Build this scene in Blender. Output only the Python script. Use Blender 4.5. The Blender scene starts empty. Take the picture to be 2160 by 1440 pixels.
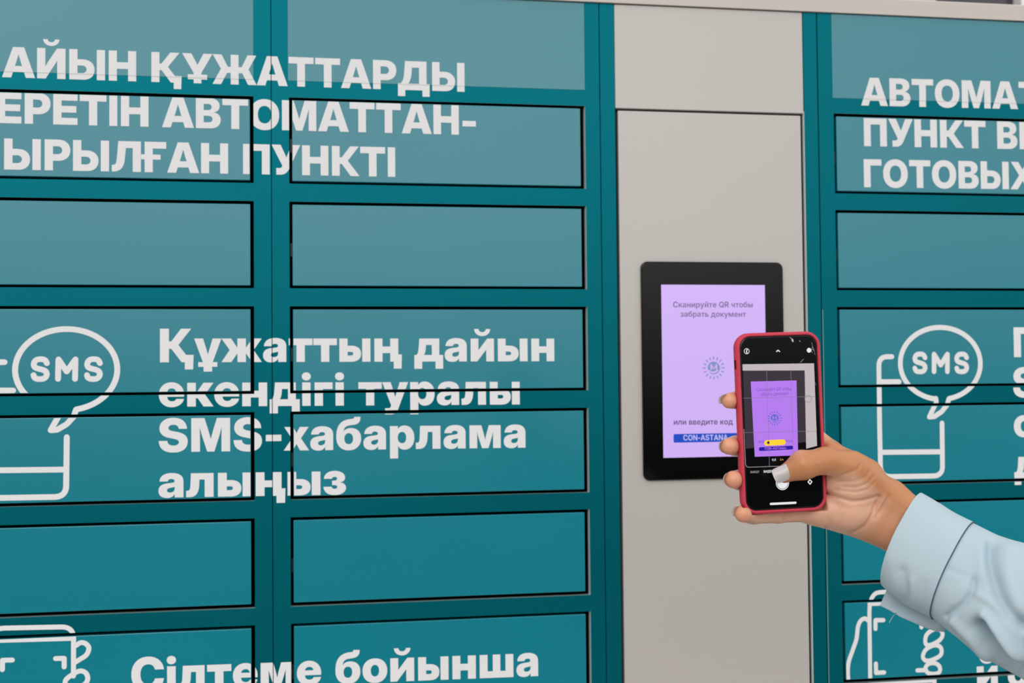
import bpy, bmesh, math, random
import numpy as np
from mathutils import Vector, Matrix
from mathutils.geometry import delaunay_2d_cdt

random.seed(7)
scene = bpy.context.scene
C = scene.collection

# ------------------------------------------------------------------ camera
FPX = 2700.0                       # focal length in pixels of the 2160-wide frame
EYE = 1.50                         # camera height above the ground (m)
DIST = 1.65                        # camera distance from the locker fronts (m)
YAW, PITCH, ROLL = -0.17680404, 0.03143956, 0.00933539


def rot_matrix(yaw, pit, rol):
    return (Matrix.Rotation(yaw, 3, 'Z') @ Matrix.Rotation(pit, 3, 'X') @ Matrix.Rotation(rol, 3, 'Y'))


CAMR = rot_matrix(YAW, PITCH, ROLL)
CAMP = Vector((0.0, -DIST, EYE))
cam_data = bpy.data.cameras.new('camera')
cam = bpy.data.objects.new('camera', cam_data)
C.objects.link(cam)
cam_data.sensor_fit = 'HORIZONTAL'
cam_data.sensor_width = 36.0
cam_data.lens = FPX * 36.0 / 2160.0
cam_data.clip_start = 0.05
cam_data.clip_end = 100.0
cam_data.dof.use_dof = True
cam_data.dof.focus_distance = 1.22
cam_data.dof.aperture_fstop = 10.0
rx, fy, uz = CAMR.col[0], CAMR.col[1], CAMR.col[2]
M4 = Matrix(((rx[0], uz[0], -fy[0]), (rx[1], uz[1], -fy[1]), (rx[2], uz[2], -fy[2]))).to_4x4()
M4.translation = CAMP
cam.matrix_world = M4
scene.camera = cam

# ------------------------------------------------------------------ world: bright overcast sky
world = bpy.data.worlds.new('overcast_sky')
scene.world = world
world.use_nodes = True
nt = world.node_tree
for n in list(nt.nodes):
    nt.nodes.remove(n)


def nd(tree, kind, **kw):
    n = tree.nodes.new(kind)
    for k, v in kw.items():
        if hasattr(n, k):
            setattr(n, k, v)
    return n


tc = nd(nt, 'ShaderNodeTexCoord')
sep = nd(nt, 'ShaderNodeSeparateXYZ')
nt.links.new(tc.outputs['Generated'], sep.inputs[0])
mr = nd(nt, 'ShaderNodeMapRange')
mr.inputs['From Min'].default_value = -1.0
mr.inputs['From Max'].default_value = 1.0
nt.links.new(sep.outputs['Z'], mr.inputs['Value'])
ramp = nd(nt, 'ShaderNodeValToRGB')
el = ramp.color_ramp.elements
SKY = [(-1.0, 0.05), (-0.12, 0.06), (-0.04, 0.11), (0.02, 0.40), (0.09, 0.90), (0.22, 1.08), (0.45, 0.85), (1.0, 0.70)]
el[0].position = (SKY[0][0] + 1) / 2
el[0].color = (SKY[0][1],) * 3 + (1,)
el[1].position = (SKY[-1][0] + 1) / 2
el[1].color = (SKY[-1][1],) * 3 + (1,)
for p, v in SKY[1:-1]:
    e = el.new((p + 1) / 2)
    e.color = (v, v, v, 1)
nt.links.new(mr.outputs[0], ramp.inputs[0])
# a brighter stretch of cloud facing the lockers
dotn = nd(nt, 'ShaderNodeVectorMath', operation='DOT_PRODUCT')
gdir = Vector((0.02, -0.97, 0.25)).normalized()
dotn.inputs[1].default_value = gdir
nt.links.new(tc.outputs['Generated'], dotn.inputs[0])
mr2 = nd(nt, 'ShaderNodeMapRange', interpolation_type='SMOOTHSTEP')
mr2.inputs['From Min'].default_value = 0.86
mr2.inputs['From Max'].default_value = 0.995
mr2.inputs['To Min'].default_value = 1.0
mr2.inputs['To Max'].default_value = 1.45
nt.links.new(dotn.outputs['Value'], mr2.inputs['Value'])
mul = nd(nt, 'ShaderNodeMath', operation='MULTIPLY')
mul.inputs[1].default_value = 1.4
nt.links.new(mr2.outputs[0], mul.inputs[0])
bg = nd(nt, 'ShaderNodeBackground')
mixc = nd(nt, 'ShaderNodeMix', data_type='RGBA', blend_type='MULTIPLY')
mixc.inputs[0].default_value = 1.0
mixc.inputs[7].default_value = (1.0, 0.985, 0.965, 1)
nt.links.new(ramp.outputs[0], mixc.inputs[6])
nt.links.new(mixc.outputs[2], bg.inputs['Color'])
nt.links.new(mul.outputs[0], bg.inputs['Strength'])
wo = nd(nt, 'ShaderNodeOutputWorld')
nt.links.new(bg.outputs[0], wo.inputs[0])

# soft daylight from the upper left behind the photographer
sun_d = bpy.data.lights.new('daylight', 'SUN')
sun_d.energy = 0.75
sun_d.angle = math.radians(35)
sun_d.color = (1.0, 0.96, 0.90)
sun = bpy.data.objects.new('daylight', sun_d)
C.objects.link(sun)
sun.rotation_euler = Vector((0.34, 0.76, -0.56)).to_track_quat('-Z', 'Y').to_euler()

scene.view_settings.view_transform = 'Standard'
scene.view_settings.look = 'None'
scene.view_settings.exposure = -0.13
scene.view_settings.gamma = 1.0
scene.view_settings.use_curve_mapping = False


# ------------------------------------------------------------------ materials
def srgb(r, g, b):
    f = lambda c: (c / 255.0) / 12.92 if c / 255.0 <= 0.04045 else ((c / 255.0 + 0.055) / 1.055) ** 2.4
    return (f(r), f(g), f(b), 1.0)


def mat(name, col, rough=0.5, spec=0.5, noise=0.0, nscale=6.0, metallic=0.0, emit=None, estr=1.0, coat=0.0,
        bump=0.0, bscale=200.0, sss=0.0, ior=1.5):
    m = bpy.data.materials.new(name)
    m.use_nodes = True
    t = m.node_tree
    b = t.nodes['Principled BSDF']
    b.inputs['Base Color'].default_value = col
    b.inputs['Roughness'].default_value = rough
    b.inputs['Specular IOR Level'].default_value = spec
    b.inputs['IOR'].default_value = ior
    b.inputs['Metallic'].default_value = metallic
    b.inputs['Coat Weight'].default_value = coat
    tcn = t.nodes.new('ShaderNodeTexCoord')
    if noise > 0:
        nz = t.nodes.new('ShaderNodeTexNoise')
        nz.inputs['Scale'].default_value = nscale
        nz.inputs['Detail'].default_value = 3.0
        t.links.new(tcn.outputs['Object'], nz.inputs['Vector'])
        hv = t.nodes.new('ShaderNodeMix')
        hv.data_type = 'RGBA'
        hv.inputs[6].default_value = tuple(c * (1 - noise) for c in col[:3]) + (1,)
        hv.inputs[7].default_value = tuple(min(1, c * (1 + noise)) for c in col[:3]) + (1,)
        t.links.new(nz.outputs['Fac'], hv.inputs[0])
        t.links.new(hv.outputs[2], b.inputs['Base Color'])
    if bump > 0:
        nz2 = t.nodes.new('ShaderNodeTexNoise')
        nz2.inputs['Scale'].default_value = bscale
        t.links.new(tcn.outputs['Object'], nz2.inputs['Vector'])
        bp = t.nodes.new('ShaderNodeBump')
        bp.inputs['Strength'].default_value = bump
        bp.inputs['Distance'].default_value = 0.001
        t.links.new(nz2.outputs['Fac'], bp.inputs['Height'])
        t.links.new(bp.outputs[0], b.inputs['Normal'])
    if emit is not None:
        b.inputs['Emission Color'].default_value = emit
        b.inputs['Emission Strength'].default_value = estr
    if sss > 0:
        b.inputs['Subsurface Weight'].default_value = sss
        b.inputs['Subsurface Radius'].default_value = (0.006, 0.0022, 0.0012)
        b.inputs['Subsurface Scale'].default_value = 0.6
    return m


M = {}
M['frame'] = mat('teal_powder_coat', (0.0, 0.141, 0.182, 1), 0.36, 0.10, 0.05, 3.0, metallic=0.62)
M['edge'] = mat('pale_lit_edge', (0.78, 0.84, 0.82, 1), 0.45, 0.4)
M['door'] = mat('teal_film', (0.0, 0.210, 0.280, 1), 0.19, 0.74, 0.05, 4.0)
M['panel'] = mat('teal_film_top', (0.0, 0.212, 0.275, 1), 0.20, 0.82, 0.05, 4.0)
M['dark'] = mat('dark_interior', (0.004, 0.004, 0.004, 1), 0.9, 0.05)
M['vinyl'] = mat('white_vinyl', (0.79, 0.80, 0.825, 1), 0.45, 0.3, 0.02, 8.0)
M['beige'] = mat('beige_powder_coat', (0.500, 0.472, 0.455, 1), 0.22, 1.0, 0.03, 2.5)
M['cornice'] = mat('beige_cornice_paint', (0.60, 0.555, 0.52, 1), 0.5, 0.4, 0.03, 2.5)
M['bezel'] = mat('black_glossy_glass', (0.0006, 0.0006, 0.0006, 1), 0.07, 0.25)
M['plastic'] = mat('black_plastic', (0.008, 0.008, 0.008, 1), 0.35, 0.4)
M['lcd'] = mat('lilac_display', srgb(40, 30, 60), 0.12, 0.45, emit=srgb(208, 178, 243), estr=1.06)
M['lcdtext'] = mat('display_grey_text', srgb(60, 50, 70), 0.3, 0.2, emit=srgb(118, 102, 142), estr=0.9)
M['lcdblue'] = mat('display_blue_bar', srgb(20, 40, 120), 0.2, 0.3, emit=srgb(22, 72, 178), estr=0.9)
M['lcdlight'] = mat('display_pale_text', srgb(100, 90, 120), 0.3, 0.2, emit=srgb(190, 190, 245), estr=0.95)
M['lcdlogo'] = mat('display_emblem_blue', srgb(60, 70, 100), 0.3, 0.2, emit=srgb(128, 146, 190), estr=0.9)
M['wall'] = mat('pale_render', srgb(205, 196, 186), 0.8, 0.2, 0.05, 5)
M['pane'] = mat('dark_window_glass', (0.05, 0.045, 0.06, 1), 0.1, 0.5, 0.3, 3.0)
M['white'] = mat('white_paint', (0.9, 0.9, 0.88, 1), 0.5, 0.3)
M['paving'] = mat('pale_bounce_paving', (0.46, 0.43, 0.40, 1), 0.85, 0.2, 0.10, 3.0)
M['sill'] = mat('pale_lit_sill', (0.30, 0.40, 0.40, 1), 0.5, 0.4)
M['ground'] = mat('dark_added_ground', (0.055, 0.052, 0.05, 1), 0.9, 0.1, 0.15, 4.0)


# ------------------------------------------------------------------ helpers
def link(name, me, m=None, parent=None, smooth=False):
    o = bpy.data.objects.new(name, me)
    C.objects.link(o)
    for k in (m if isinstance(m, (list, tuple)) else [m]):
        if k is not None:
            me.materials.append(k)
    if parent is not None:
        o.parent = parent
    if smooth:
        for p in me.polygons:
            p.use_smooth = True
    return o


def from_bm(name, bm, m, parent=None, smooth=False, recalc=True):
    if recalc:
        bmesh.ops.recalc_face_normals(bm, faces=bm.faces)
    me = bpy.data.meshes.new(name)
    bm.to_mesh(me)
    bm.free()
    return link(name, me, m, parent, smooth)


def empty(name, loc):
    o = bpy.data.objects.new(name, None)
    C.objects.link(o)
    o.location = loc
    o.empty_display_size = 0.1
    return o


def tag(o, label=None, cat=None, group=None, kind=None):
    if label:
        o['label'] = label
    if cat:
        o['category'] = cat
    if group:
        o['group'] = group
    if kind:
        o['kind'] = kind
    return o


def bm_box(bm, x0, x1, y0, y1, z0, z1, bev=0.0, seg=2):
    r = bmesh.ops.create_cube(bm, size=1.0)
    for v in r['verts']:
        v.co = Vector(((x0 + x1) / 2 + v.co.x * (x1 - x0), (y0 + y1) / 2 + v.co.y * (y1 - y0),
                       (z0 + z1) / 2 + v.co.z * (z1 - z0)))
    if bev > 0:
        es = list({e for v in r['verts'] for e in v.link_edges})
        bmesh.ops.bevel(bm, geom=es, offset=bev, segments=seg, affect='EDGES', profile=0.5)


def wall_pt(px, py):
    """photo pixel -> (x, z) on the plane of the locker fronts, in mm, z from eye level"""
    d = CAMR @ Vector(((px - 1080) / FPX, 1.0, -(py - 720) / FPX))
    t = DIST / d.y
    return d.x * t * 1000.0, d.z * t * 1000.0


def W(x, z, y=0.0):
    """front-plane millimetres -> world metres"""
    return Vector((x / 1000.0, y, EYE + z / 1000.0))


# ---- flat shapes -> triangles (non-zero winding, overlaps merged)
def fill(contours):
    verts, edges = [], []
    for c in contours:
        n0 = len(verts)
        verts += [Vector(p) for p in c]
        edges += [(n0 + i, n0 + (i + 1) % len(c)) for i in range(len(c))]
    if not verts:
        return []
    v, e, f, _, _, _ = delaunay_2d_cdt(verts, edges, [], 0, 1e-4, False)
    segs = []
    for c in contours:
        for a, b in zip(c, c[1:] + c[:1]):
            if a[1] != b[1]:
                segs.append((a[0], a[1], b[0], b[1]))
    S = np.array(segs)
    tris = []
    for t in f:
        p = [v[i] for i in t]
        if len(p) != 3:
            continue
        ar = (p[1].x - p[0].x) * (p[2].y - p[0].y) - (p[1].y - p[0].y) * (p[2].x - p[0].x)
        if abs(ar) < 1e-5:
            continue
        cx = (p[0].x + p[1].x + p[2].x) / 3
        cy = (p[0].y + p[1].y + p[2].y) / 3
        up = (S[:, 1] <= cy) & (S[:, 3] > cy)
        dn = (S[:, 1] > cy) & (S[:, 3] <= cy)
        xi = S[:, 0] + (cy - S[:, 1]) / (S[:, 3] - S[:, 1]) * (S[:, 2] - S[:, 0])
        w = int((up & (xi > cx)).sum()) - int((dn & (xi > cx)).sum())
        if w != 0:
            if ar < 0:
                p = [p[0], p[2], p[1]]
            tris.append([(q.x, q.y) for q in p])
    return tris


def stroke(path, width, closed=False, n=10):
    r = width / 2.0
    P = [tuple(p) for p in path]
    cs = []
    for x, y in P:
        cs.append([(x + r * math.cos(2 * math.pi * k / n), y + r * math.sin(2 * math.pi * k / n)) for k in range(n)])
    for (ax, ay), (bx, by) in zip(P, P[1:] + (P[:1] if closed else [])):
        L = math.hypot(bx - ax, by - ay)
        if L < 1e-6:
            continue
        nx, ny = -(by - ay) / L * r, (bx - ax) / L * r
        cs.append([(ax - nx, ay - ny), (bx - nx, by - ny), (bx + nx, by + ny), (ax + nx, ay + ny)])
    return cs


def smooth_path(P, n=5, closed=False):
    P = [Vector(p) for p in P]
    m = len(P)
    out = []
    rng = range(m) if closed else range(m - 1)
    for i in rng:
        p0 = P[(i - 1) % m] if (closed or i > 0) else P[0]
        p1, p2 = P[i], P[(i + 1) % m]
        p3 = P[(i + 2) % m] if (closed or i + 2 < m) else P[-1]
        for k in range(n):
            t = k / n
            out.append(tuple(0.5 * ((2 * p1) + (p2 - p0) * t + (2 * p0 - 5 * p1 + 4 * p2 - p3) * t * t +
                                    (3 * p1 - p0 - 3 * p2 + p3) * t ** 3)))
    if not closed:
        out.append(tuple(P[-1]))
    return out


def decode(G):
    return {ch: (a, [[tuple(float(u) for u in p.split(',')) for p in q.split()] for q in c.split('|')] if c else [])
            for ch, (a, c) in G.items()}


GLYPH_HEAVY = {
 ' ':(550,''),
 '-':(1320,'1006,716 1006,431 314,431 314,716'),
 'M':(1877,'88,0 88,1490 665,1490 828,964 837,935 846,902 856,865 867,826 878,785 890,742 902,699 913,655 925,610 936,567 947,525 957,483 967,444 976,408 983,375 990,345 891,345 898,375 905,408 914,444 924,483 934,525 944,567 956,610 967,655 979,699 990,742 1001,785 1012,826 1023,865 1033,902 1042,935 1051,964 1212,1490 1789,1490 1789,0 1409,0 1409,611 1409,638 1410,668 1410,702 1411,739 1412,779 1414,820 1415,864 1416,908 1418,954 1419,1000 1420,1047 1422,1094 1423,1140 1423,1185 1424,1228 1424,1270 1468,1270 1457,1227 1446,1183 1434,1138 1422,1092 1410,1045 1397,999 1385,953 1373,907 1361,863 1350,820 1338,779 1327,739 1317,702 1307,669 1298,638 1290,611 1096,0 783,0 586,611 578,638 569,669 559,702 548,739 537,779 525,820 513,863 501,907 489,953 476,999 464,1045 451,1092 438,1138 426,1183 414,1227 403,1270 454,1270 454,1228 454,1185 455,1140 456,1094 457,1047 459,1000 460,954 461,908 463,864 464,820 465,779 466,739 467,702 468,668 468,638 469,611 469,0'),
 'S':(1386,'696,-24 599,-20 510,-9 428,10 353,36 287,70 229,110 180,158 139,212 107,274 84,341 70,414 66,494 434,494 437,462 444,433 455,406 469,382 487,359 509,340 534,323 561,309 592,298 626,291 662,286 701,284 735,285 767,289 797,295 825,303 850,313 872,325 891,338 907,354 920,371 929,390 935,410 937,431 935,450 930,468 922,484 910,499 895,514 877,527 854,539 829,550 799,561 765,571 728,581 687,589 536,619 434,644 345,678 269,720 206,771 157,829 122,894 101,965 94,1044 99,1112 113,1176 136,1235 169,1290 211,1340 259,1384 316,1422 379,1455 449,1481 524,1499 605,1510 692,1514 779,1510 861,1499 936,1481 1005,1455 1068,1423 1122,1384 1170,1338 1210,1286 1242,1229 1266,1165 1281,1096 1288,1022 930,1022 923,1062 909,1098 888,1130 860,1156 827,1178 789,1193 746,1202 698,1206 667,1204 639,1201 612,1195 587,1187 564,1177 543,1165 526,1152 511,1137 499,1120 490,1102 485,1083 483,1063 485,1044 489,1027 497,1011 507,997 521,984 538,971 558,960 582,949 610,940 641,930 676,922 714,914 840,889 901,876 957,862 1009,846 1057,828 1100,808 1140,787 1175,763 1206,738 1233,711 1257,681 1276,650 1292,616 1304,580 1313,542 1318,502 1320,459 1315,386 1302,318 1278,255 1246,198 1205,148 1156,103 1099,65 1033,33 960,8 879,-10 791,-20'),
 'І':(552,'96,0 96,1490 470,1490 470,0'),
 'А':(1538,'2,0 508,1490 1026,1490 1535,0 1100,0 916,616 890,704 865,792 840,880 815,968 790,1057 766,1148 741,1243 716,1340 821,1340 796,1243 770,1148 745,1057 720,968 694,880 669,792 643,704 616,616 425,0|365,266 365,567 1174,567 1174,266'),
 'В':(1328,'88,0 88,1490 721,1490 802,1487 876,1478 943,1463 1004,1442 1058,1416 1105,1385 1145,1350 1178,1310 1203,1266 1222,1219 1233,1169 1236,1115 1234,1073 1228,1034 1217,996 1201,961 1182,928 1159,898 1133,871 1103,847 1070,826 1034,808 995,794 954,783 954,781 1000,777 1044,767 1085,752 1124,731 1160,706 1192,677 1220,643 1244,606 1263,565 1277,520 1285,473 1288,422 1284,362 1273,306 1254,253 1227,204 1193,159 1153,119 1105,84 1051,54 990,30 923,14 850,3 771,0|465,294 703,294 744,296 781,304 813,318 840,337 862,360 878,387 888,418 891,453 889,477 885,499 878,520 868,539 856,556 841,571 823,584 804,595 782,604 758,610 732,613 704,615 465,615|465,892 681,892 706,893 729,897 750,903 770,911 788,921 804,933 817,948 828,964 837,982 844,1001 848,1022 849,1044 846,1077 838,1106 823,1132 804,1155 779,1173 750,1186 717,1194 681,1196 465,1196'),
 'Г':(1160,'1118,1490 1118,1161 476,1161 476,0 88,0 88,1490'),
 'Д':(1715,'41,-320 41,329 149,329 168,342 187,356 204,372 221,388 238,407 254,428 269,452 283,479 296,510 308,545 319,584 330,628 339,677 347,731 354,792 361,858 410,1490 1515,1490 1515,329 1674,329 1674,-320 1301,-320 1301,0 414,0 414,-320|580,329 1127,329 1127,1161 766,1161 740,858 733,791 725,730 715,673 703,621 690,574 677,530 662,490 646,454 630,420 614,388 597,357'),
 'Е':(1281,'88,0 88,1490 1220,1490 1220,1161 476,1161 476,905 1163,905 1163,587 476,587 476,329 1220,329 1220,0'),
 'Ж':(2167,'1277,1490 1277,0 890,0 890,1490|3,0 413,767 13,1490 444,1490 752,877 1425,877 1720,1490 2147,1490 1767,772 2164,0 1743,0 1462,571 711,571 418,0'),
 'Й':(1505,'1417,0 1029,0 1029,582 1029,607 1029,635 1030,668 1030,705 1030,745 1031,788 1032,834 1034,883 1036,933 1038,984 1041,1036 1045,1089 1119,1062 1094,1014 1068,965 1043,918 1017,871 992,826 968,783 945,743 923,704 903,669 883,636 866,608 850,582 486,0 88,0 88,1490 476,1490 476,894 476,864 475,829 475,790 474,746 474,699 473,651 471,603 470,554 469,505 467,460 465,417 462,376 416,483 434,516 452,550 471,585 491,621 511,657 530,692 549,725 567,758 584,788 600,815 614,839 626,859 1019,1490 1417,1490|754,1604 701,1607 651,1615 604,1629 560,1648 519,1672 483,1699 451,1731 424,1766 402,1805 387,1845 378,1887 374,1932 583,1932 586,1902 595,1874 610,1849 631,1828 657,1810 686,1797 718,1790 754,1787 789,1790 821,1797 849,1810 875,1828 895,1849 910,1874 919,1902 922,1932 1133,1932 1130,1887 1120,1845 1105,1805 1083,1766 1056,1731 1024,1700 988,1672 947,1648 903,1629 856,1615 806,1607'),
 'К':(1470,'88,0 88,1490 476,1490 476,926 578,926 998,1490 1441,1490 885,768 1467,0 1024,0 579,597 476,597 476,0'),
 'Л':(1504,'41,0 41,329 81,329 116,331 146,337 172,347 194,361 212,381 228,408 241,443 252,484 262,535 271,596 279,667 287,749 348,1490 1416,1490 1416,0 1028,0 1028,1161 707,1161 661,660 650,566 635,480 617,403 594,335 568,274 539,220 507,173 471,133 433,99 391,71 346,48 299,30 249,17 196,8 141,2 83,0'),
 'М':(1877,'88,0 88,1490 665,1490 828,964 837,935 846,902 856,865 867,826 878,785 890,742 902,699 913,655 925,610 936,567 947,525 957,483 967,444 976,408 983,375 990,345 891,345 898,375 905,408 914,444 924,483 934,525 944,567 956,610 967,655 979,699 990,742 1001,785 1012,826 1023,865 1033,902 1042,935 1051,964 1212,1490 1789,1490 1789,0 1409,0 1409,611 1409,638 1410,668 1410,702 1411,739 1412,779 1414,820 1415,864 1416,908 1418,954 1419,1000 1420,1047 1422,1094 1423,1140 1423,1185 1424,1228 1424,1270 1468,1270 1457,1227 1446,1183 1434,1138 1422,1092 1410,1045 1397,999 1385,953 1373,907 1361,863 1350,820 1338,779 1327,739 1317,702 1307,669 1298,638 1290,611 1096,0 783,0 586,611 578,638 569,669 559,702 548,739 537,779 525,820 513,863 501,907 489,953 476,999 464,1045 451,1092 438,1138 426,1183 414,1227 403,1270 454,1270 454,1228 454,1185 455,1140 456,1094 457,1047 459,1000 460,954 461,908 463,864 464,820 465,779 466,739 467,702 468,668 468,638 469,611 469,0'),
 'Н':(1483,'88,0 88,1490 476,1490 476,922 1008,922 1008,1490 1395,1490 1395,0 1008,0 1008,593 476,593 476,0'),
 'О':(1529,'764,-24 666,-18 572,-1 483,27 399,66 322,116 253,177 193,247 141,328 99,419 70,518 52,626 46,744 52,862 70,972 99,1072 141,1162 193,1243 253,1314 322,1374 399,1424 483,1464 572,1492 666,1508 764,1514 863,1508 957,1492 1046,1464 1129,1424 1206,1374 1275,1314 1335,1243 1387,1162 1429,1072 1459,972 1477,862 1483,744 1477,626 1459,517 1429,418 1387,327 1335,247 1275,176 1206,116 1129,66 1046,26 957,-2 863,-18|764,313 814,316 860,326 902,342 940,364 975,392 1005,426 1031,466 1053,512 1070,562 1082,618 1089,679 1092,744 1089,810 1082,871 1070,927 1053,978 1031,1024 1005,1063 975,1098 940,1126 902,1148 860,1164 814,1174 764,1177 715,1174 670,1164 628,1148 589,1126 555,1098 525,1063 498,1024 477,978 459,927 447,871 440,810 437,744 440,679 447,618 459,562 477,512 498,466 525,426 555,392 589,364 628,342 670,326 715,316'),
 'П':(1483,'1395,1490 1395,0 1008,0 1008,1161 476,1161 476,0 88,0 88,1490'),
 'Р':(1318,'88,0 88,1490 709,1490 794,1486 873,1474 946,1455 1013,1428 1073,1393 1126,1352 1172,1304 1210,1250 1240,1190 1262,1125 1275,1054 1280,978 1275,902 1262,832 1240,767 1210,706 1171,652 1126,604 1072,563 1012,529 945,501 872,482 793,470 708,466 309,466 309,786 681,786 714,788 744,792 773,800 798,810 821,823 842,838 859,856 874,877 886,899 894,924 899,950 901,978 899,1007 894,1033 886,1058 874,1080 859,1100 842,1118 821,1133 798,1146 773,1157 744,1164 714,1168 681,1170 476,1170 476,0'),
 'С':(1492,'766,-24 667,-18 572,-1 483,27 399,66 322,116 253,177 193,247 141,328 99,418 70,518 52,626 46,744 52,862 70,972 99,1072 141,1162 192,1243 253,1314 322,1374 399,1424 483,1464 572,1492 667,1508 766,1514 834,1511 900,1504 963,1491 1024,1473 1081,1450 1134,1423 1184,1392 1231,1356 1274,1316 1312,1273 1346,1225 1377,1174 1402,1119 1423,1062 1438,1001 1448,938 1058,938 1052,965 1044,991 1034,1015 1023,1038 1010,1060 996,1080 980,1098 962,1114 943,1128 923,1141 901,1152 878,1161 853,1168 828,1173 801,1176 773,1177 721,1174 673,1164 630,1148 590,1126 555,1097 524,1063 498,1023 476,977 459,927 447,871 440,810 437,744 440,679 447,618 459,563 476,512 498,467 524,427 554,393 590,364 630,342 673,326 721,316 773,313 801,314 828,317 853,322 877,329 900,338 922,348 942,361 961,376 979,392 995,410 1009,430 1022,451 1034,474 1043,498 1051,523 1058,550 1448,550 1438,487 1422,426 1402,369 1376,315 1346,264 1312,216 1273,173 1230,133 1184,97 1134,66 1080,39 1023,17 963,-1 900,-14 834,-21'),
 'Т':(1333,'41,1161 41,1490 1292,1490 1292,1161 860,1161 860,0 473,0 473,1161'),
 'У':(1417,'231,0 231,329 359,329 395,330 425,334 449,340 467,349 481,361 493,375 503,392 512,411 530,457 2,1490 447,1490 595,1167 614,1127 632,1087 650,1047 667,1008 684,968 702,928 719,889 736,850 753,810 770,771 787,731 804,691 667,691 689,751 712,810 735,869 757,928 780,988 804,1047 827,1107 851,1167 982,1490 1415,1490 874,316 848,264 821,217 791,175 760,138 727,105 692,76 654,53 613,34 570,19 524,8 474,2 421,0'),
 'Х':(1494,'3,0 638,901 638,613 60,1490 497,1490 628,1281 644,1256 659,1231 674,1206 689,1181 704,1156 719,1131 734,1106 749,1081 763,1056 778,1031 792,1006 806,981 696,981 711,1006 726,1031 740,1056 755,1081 770,1106 785,1131 800,1156 815,1181 831,1206 846,1231 862,1256 877,1281 1011,1490 1437,1490 875,635 875,906 1491,0 1042,0 867,271 855,291 843,310 830,330 818,349 806,369 794,388 781,407 769,426 757,446 745,465 733,484 720,504 773,504 761,484 749,465 737,446 724,426 712,407 700,388 688,369 675,349 663,330 650,310 637,291 624,271 441,0'),
 'Ы':(1862,'326,1000 703,1000 789,996 868,985 942,966 1010,939 1070,906 1124,866 1170,820 1209,767 1239,709 1261,645 1274,576 1279,502 1275,427 1263,358 1242,294 1214,235 1178,182 1135,135 1086,95 1029,61 967,34 898,15 825,4 746,0 88,0 88,1490 476,1490 476,317 681,317 730,320 773,329 811,345 844,368 870,395 888,428 900,464 903,505 902,533 897,559 888,583 876,605 861,625 843,642 823,657 799,669 773,679 745,686 714,691 681,692 326,692|1774,1490 1774,0 1386,0 1386,1490'),
 'а':(1178,'415,-19 363,-17 315,-10 270,1 227,16 189,35 155,59 125,87 100,119 80,156 65,197 56,243 54,293 56,336 61,376 71,411 85,444 102,473 123,499 146,523 173,543 202,561 233,577 267,591 303,602 341,611 380,619 420,624 461,629 506,632 546,636 581,641 612,646 638,651 661,658 679,665 694,673 704,683 712,694 717,707 718,722 718,726 717,739 714,752 709,763 702,774 693,783 682,792 670,799 656,805 640,810 623,814 605,816 585,817 564,816 545,814 526,810 510,804 495,797 481,789 470,779 460,768 452,755 445,741 441,726 438,710 95,710 102,767 116,819 136,866 163,910 196,949 235,983 280,1012 332,1036 390,1055 453,1069 523,1077 599,1080 656,1078 710,1073 761,1066 809,1055 852,1041 892,1025 929,1005 962,983 991,957 1016,930 1038,899 1056,866 1069,830 1079,792 1085,752 1087,709 1087,0 724,0 724,148 720,148 703,120 684,94 664,71 643,51 620,34 596,20 570,8 542,-2 513,-9 482,-14 449,-18|532,219 557,220 580,223 603,229 626,238 646,248 665,261 681,275 696,292 707,311 715,331 720,353 722,377 722,467 715,464 707,461 699,459 690,456 681,453 671,451 661,448 651,446 640,443 628,441 616,439 604,436 591,434 577,431 563,429 548,426 527,422 508,417 489,411 472,404 457,397 444,388 432,378 422,367 414,355 408,342 405,328 404,313 405,299 408,286 413,274 420,262 429,252 439,243 452,236 465,230 480,225 496,221 513,219'),
 'б':(1229,'614,-24 533,-20 457,-7 386,15 320,45 259,84 206,131 160,186 121,250 89,321 67,400 54,486 49,581 49,612 50,664 53,716 58,768 65,820 74,872 87,924 102,974 121,1022 143,1070 169,1115 200,1157 234,1198 274,1236 318,1270 367,1301 421,1328 481,1351 548,1370 620,1383 699,1392 734,1395 764,1399 790,1402 810,1407 827,1412 841,1419 851,1426 858,1435 863,1446 867,1459 870,1473 871,1490 1154,1490 1152,1435 1145,1385 1135,1339 1120,1298 1100,1261 1074,1228 1042,1200 1003,1175 956,1155 901,1139 837,1127 764,1119 697,1112 638,1102 586,1090 542,1075 505,1057 473,1035 446,1009 425,981 408,948 394,911 383,870 374,825 375,825 392,848 411,869 432,890 455,908 480,925 507,940 536,953 568,964 602,973 639,980 677,984 719,985 786,981 849,971 908,953 962,929 1011,898 1054,860 1091,817 1123,768 1148,713 1166,654 1176,589 1180,519 1176,440 1162,367 1140,299 1109,235 1070,177 1024,126 971,82 911,44 845,14 773,-7 696,-20|615,255 642,257 667,262 691,271 714,283 735,298 754,317 770,340 784,366 796,396 804,429 809,465 811,505 809,546 804,582 796,615 784,645 770,671 754,693 735,712 714,728 691,740 667,748 642,753 616,755 589,753 564,748 540,740 517,727 496,712 476,693 460,670 445,645 433,615 425,582 420,545 418,505 420,465 425,429 433,396 445,366 460,340 476,317 496,298 517,283 540,271 564,262 589,257'),
 'г':(938,'897,1056 897,755 463,755 463,0 91,0 91,1056'),
 'д':(1374,'20,-331 20,301 104,301 121,311 136,324 150,341 162,360 173,382 183,406 191,432 198,460 204,489 210,519 214,550 218,581 222,613 225,645 227,676 230,707 256,1056 1180,1056 1180,301 1354,301 1354,-331 1001,-331 1001,0 384,0 384,-331|465,301 833,301 833,763 566,763 562,707 558,637 552,572 544,514 533,462 521,415 505,373 486,334'),
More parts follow.
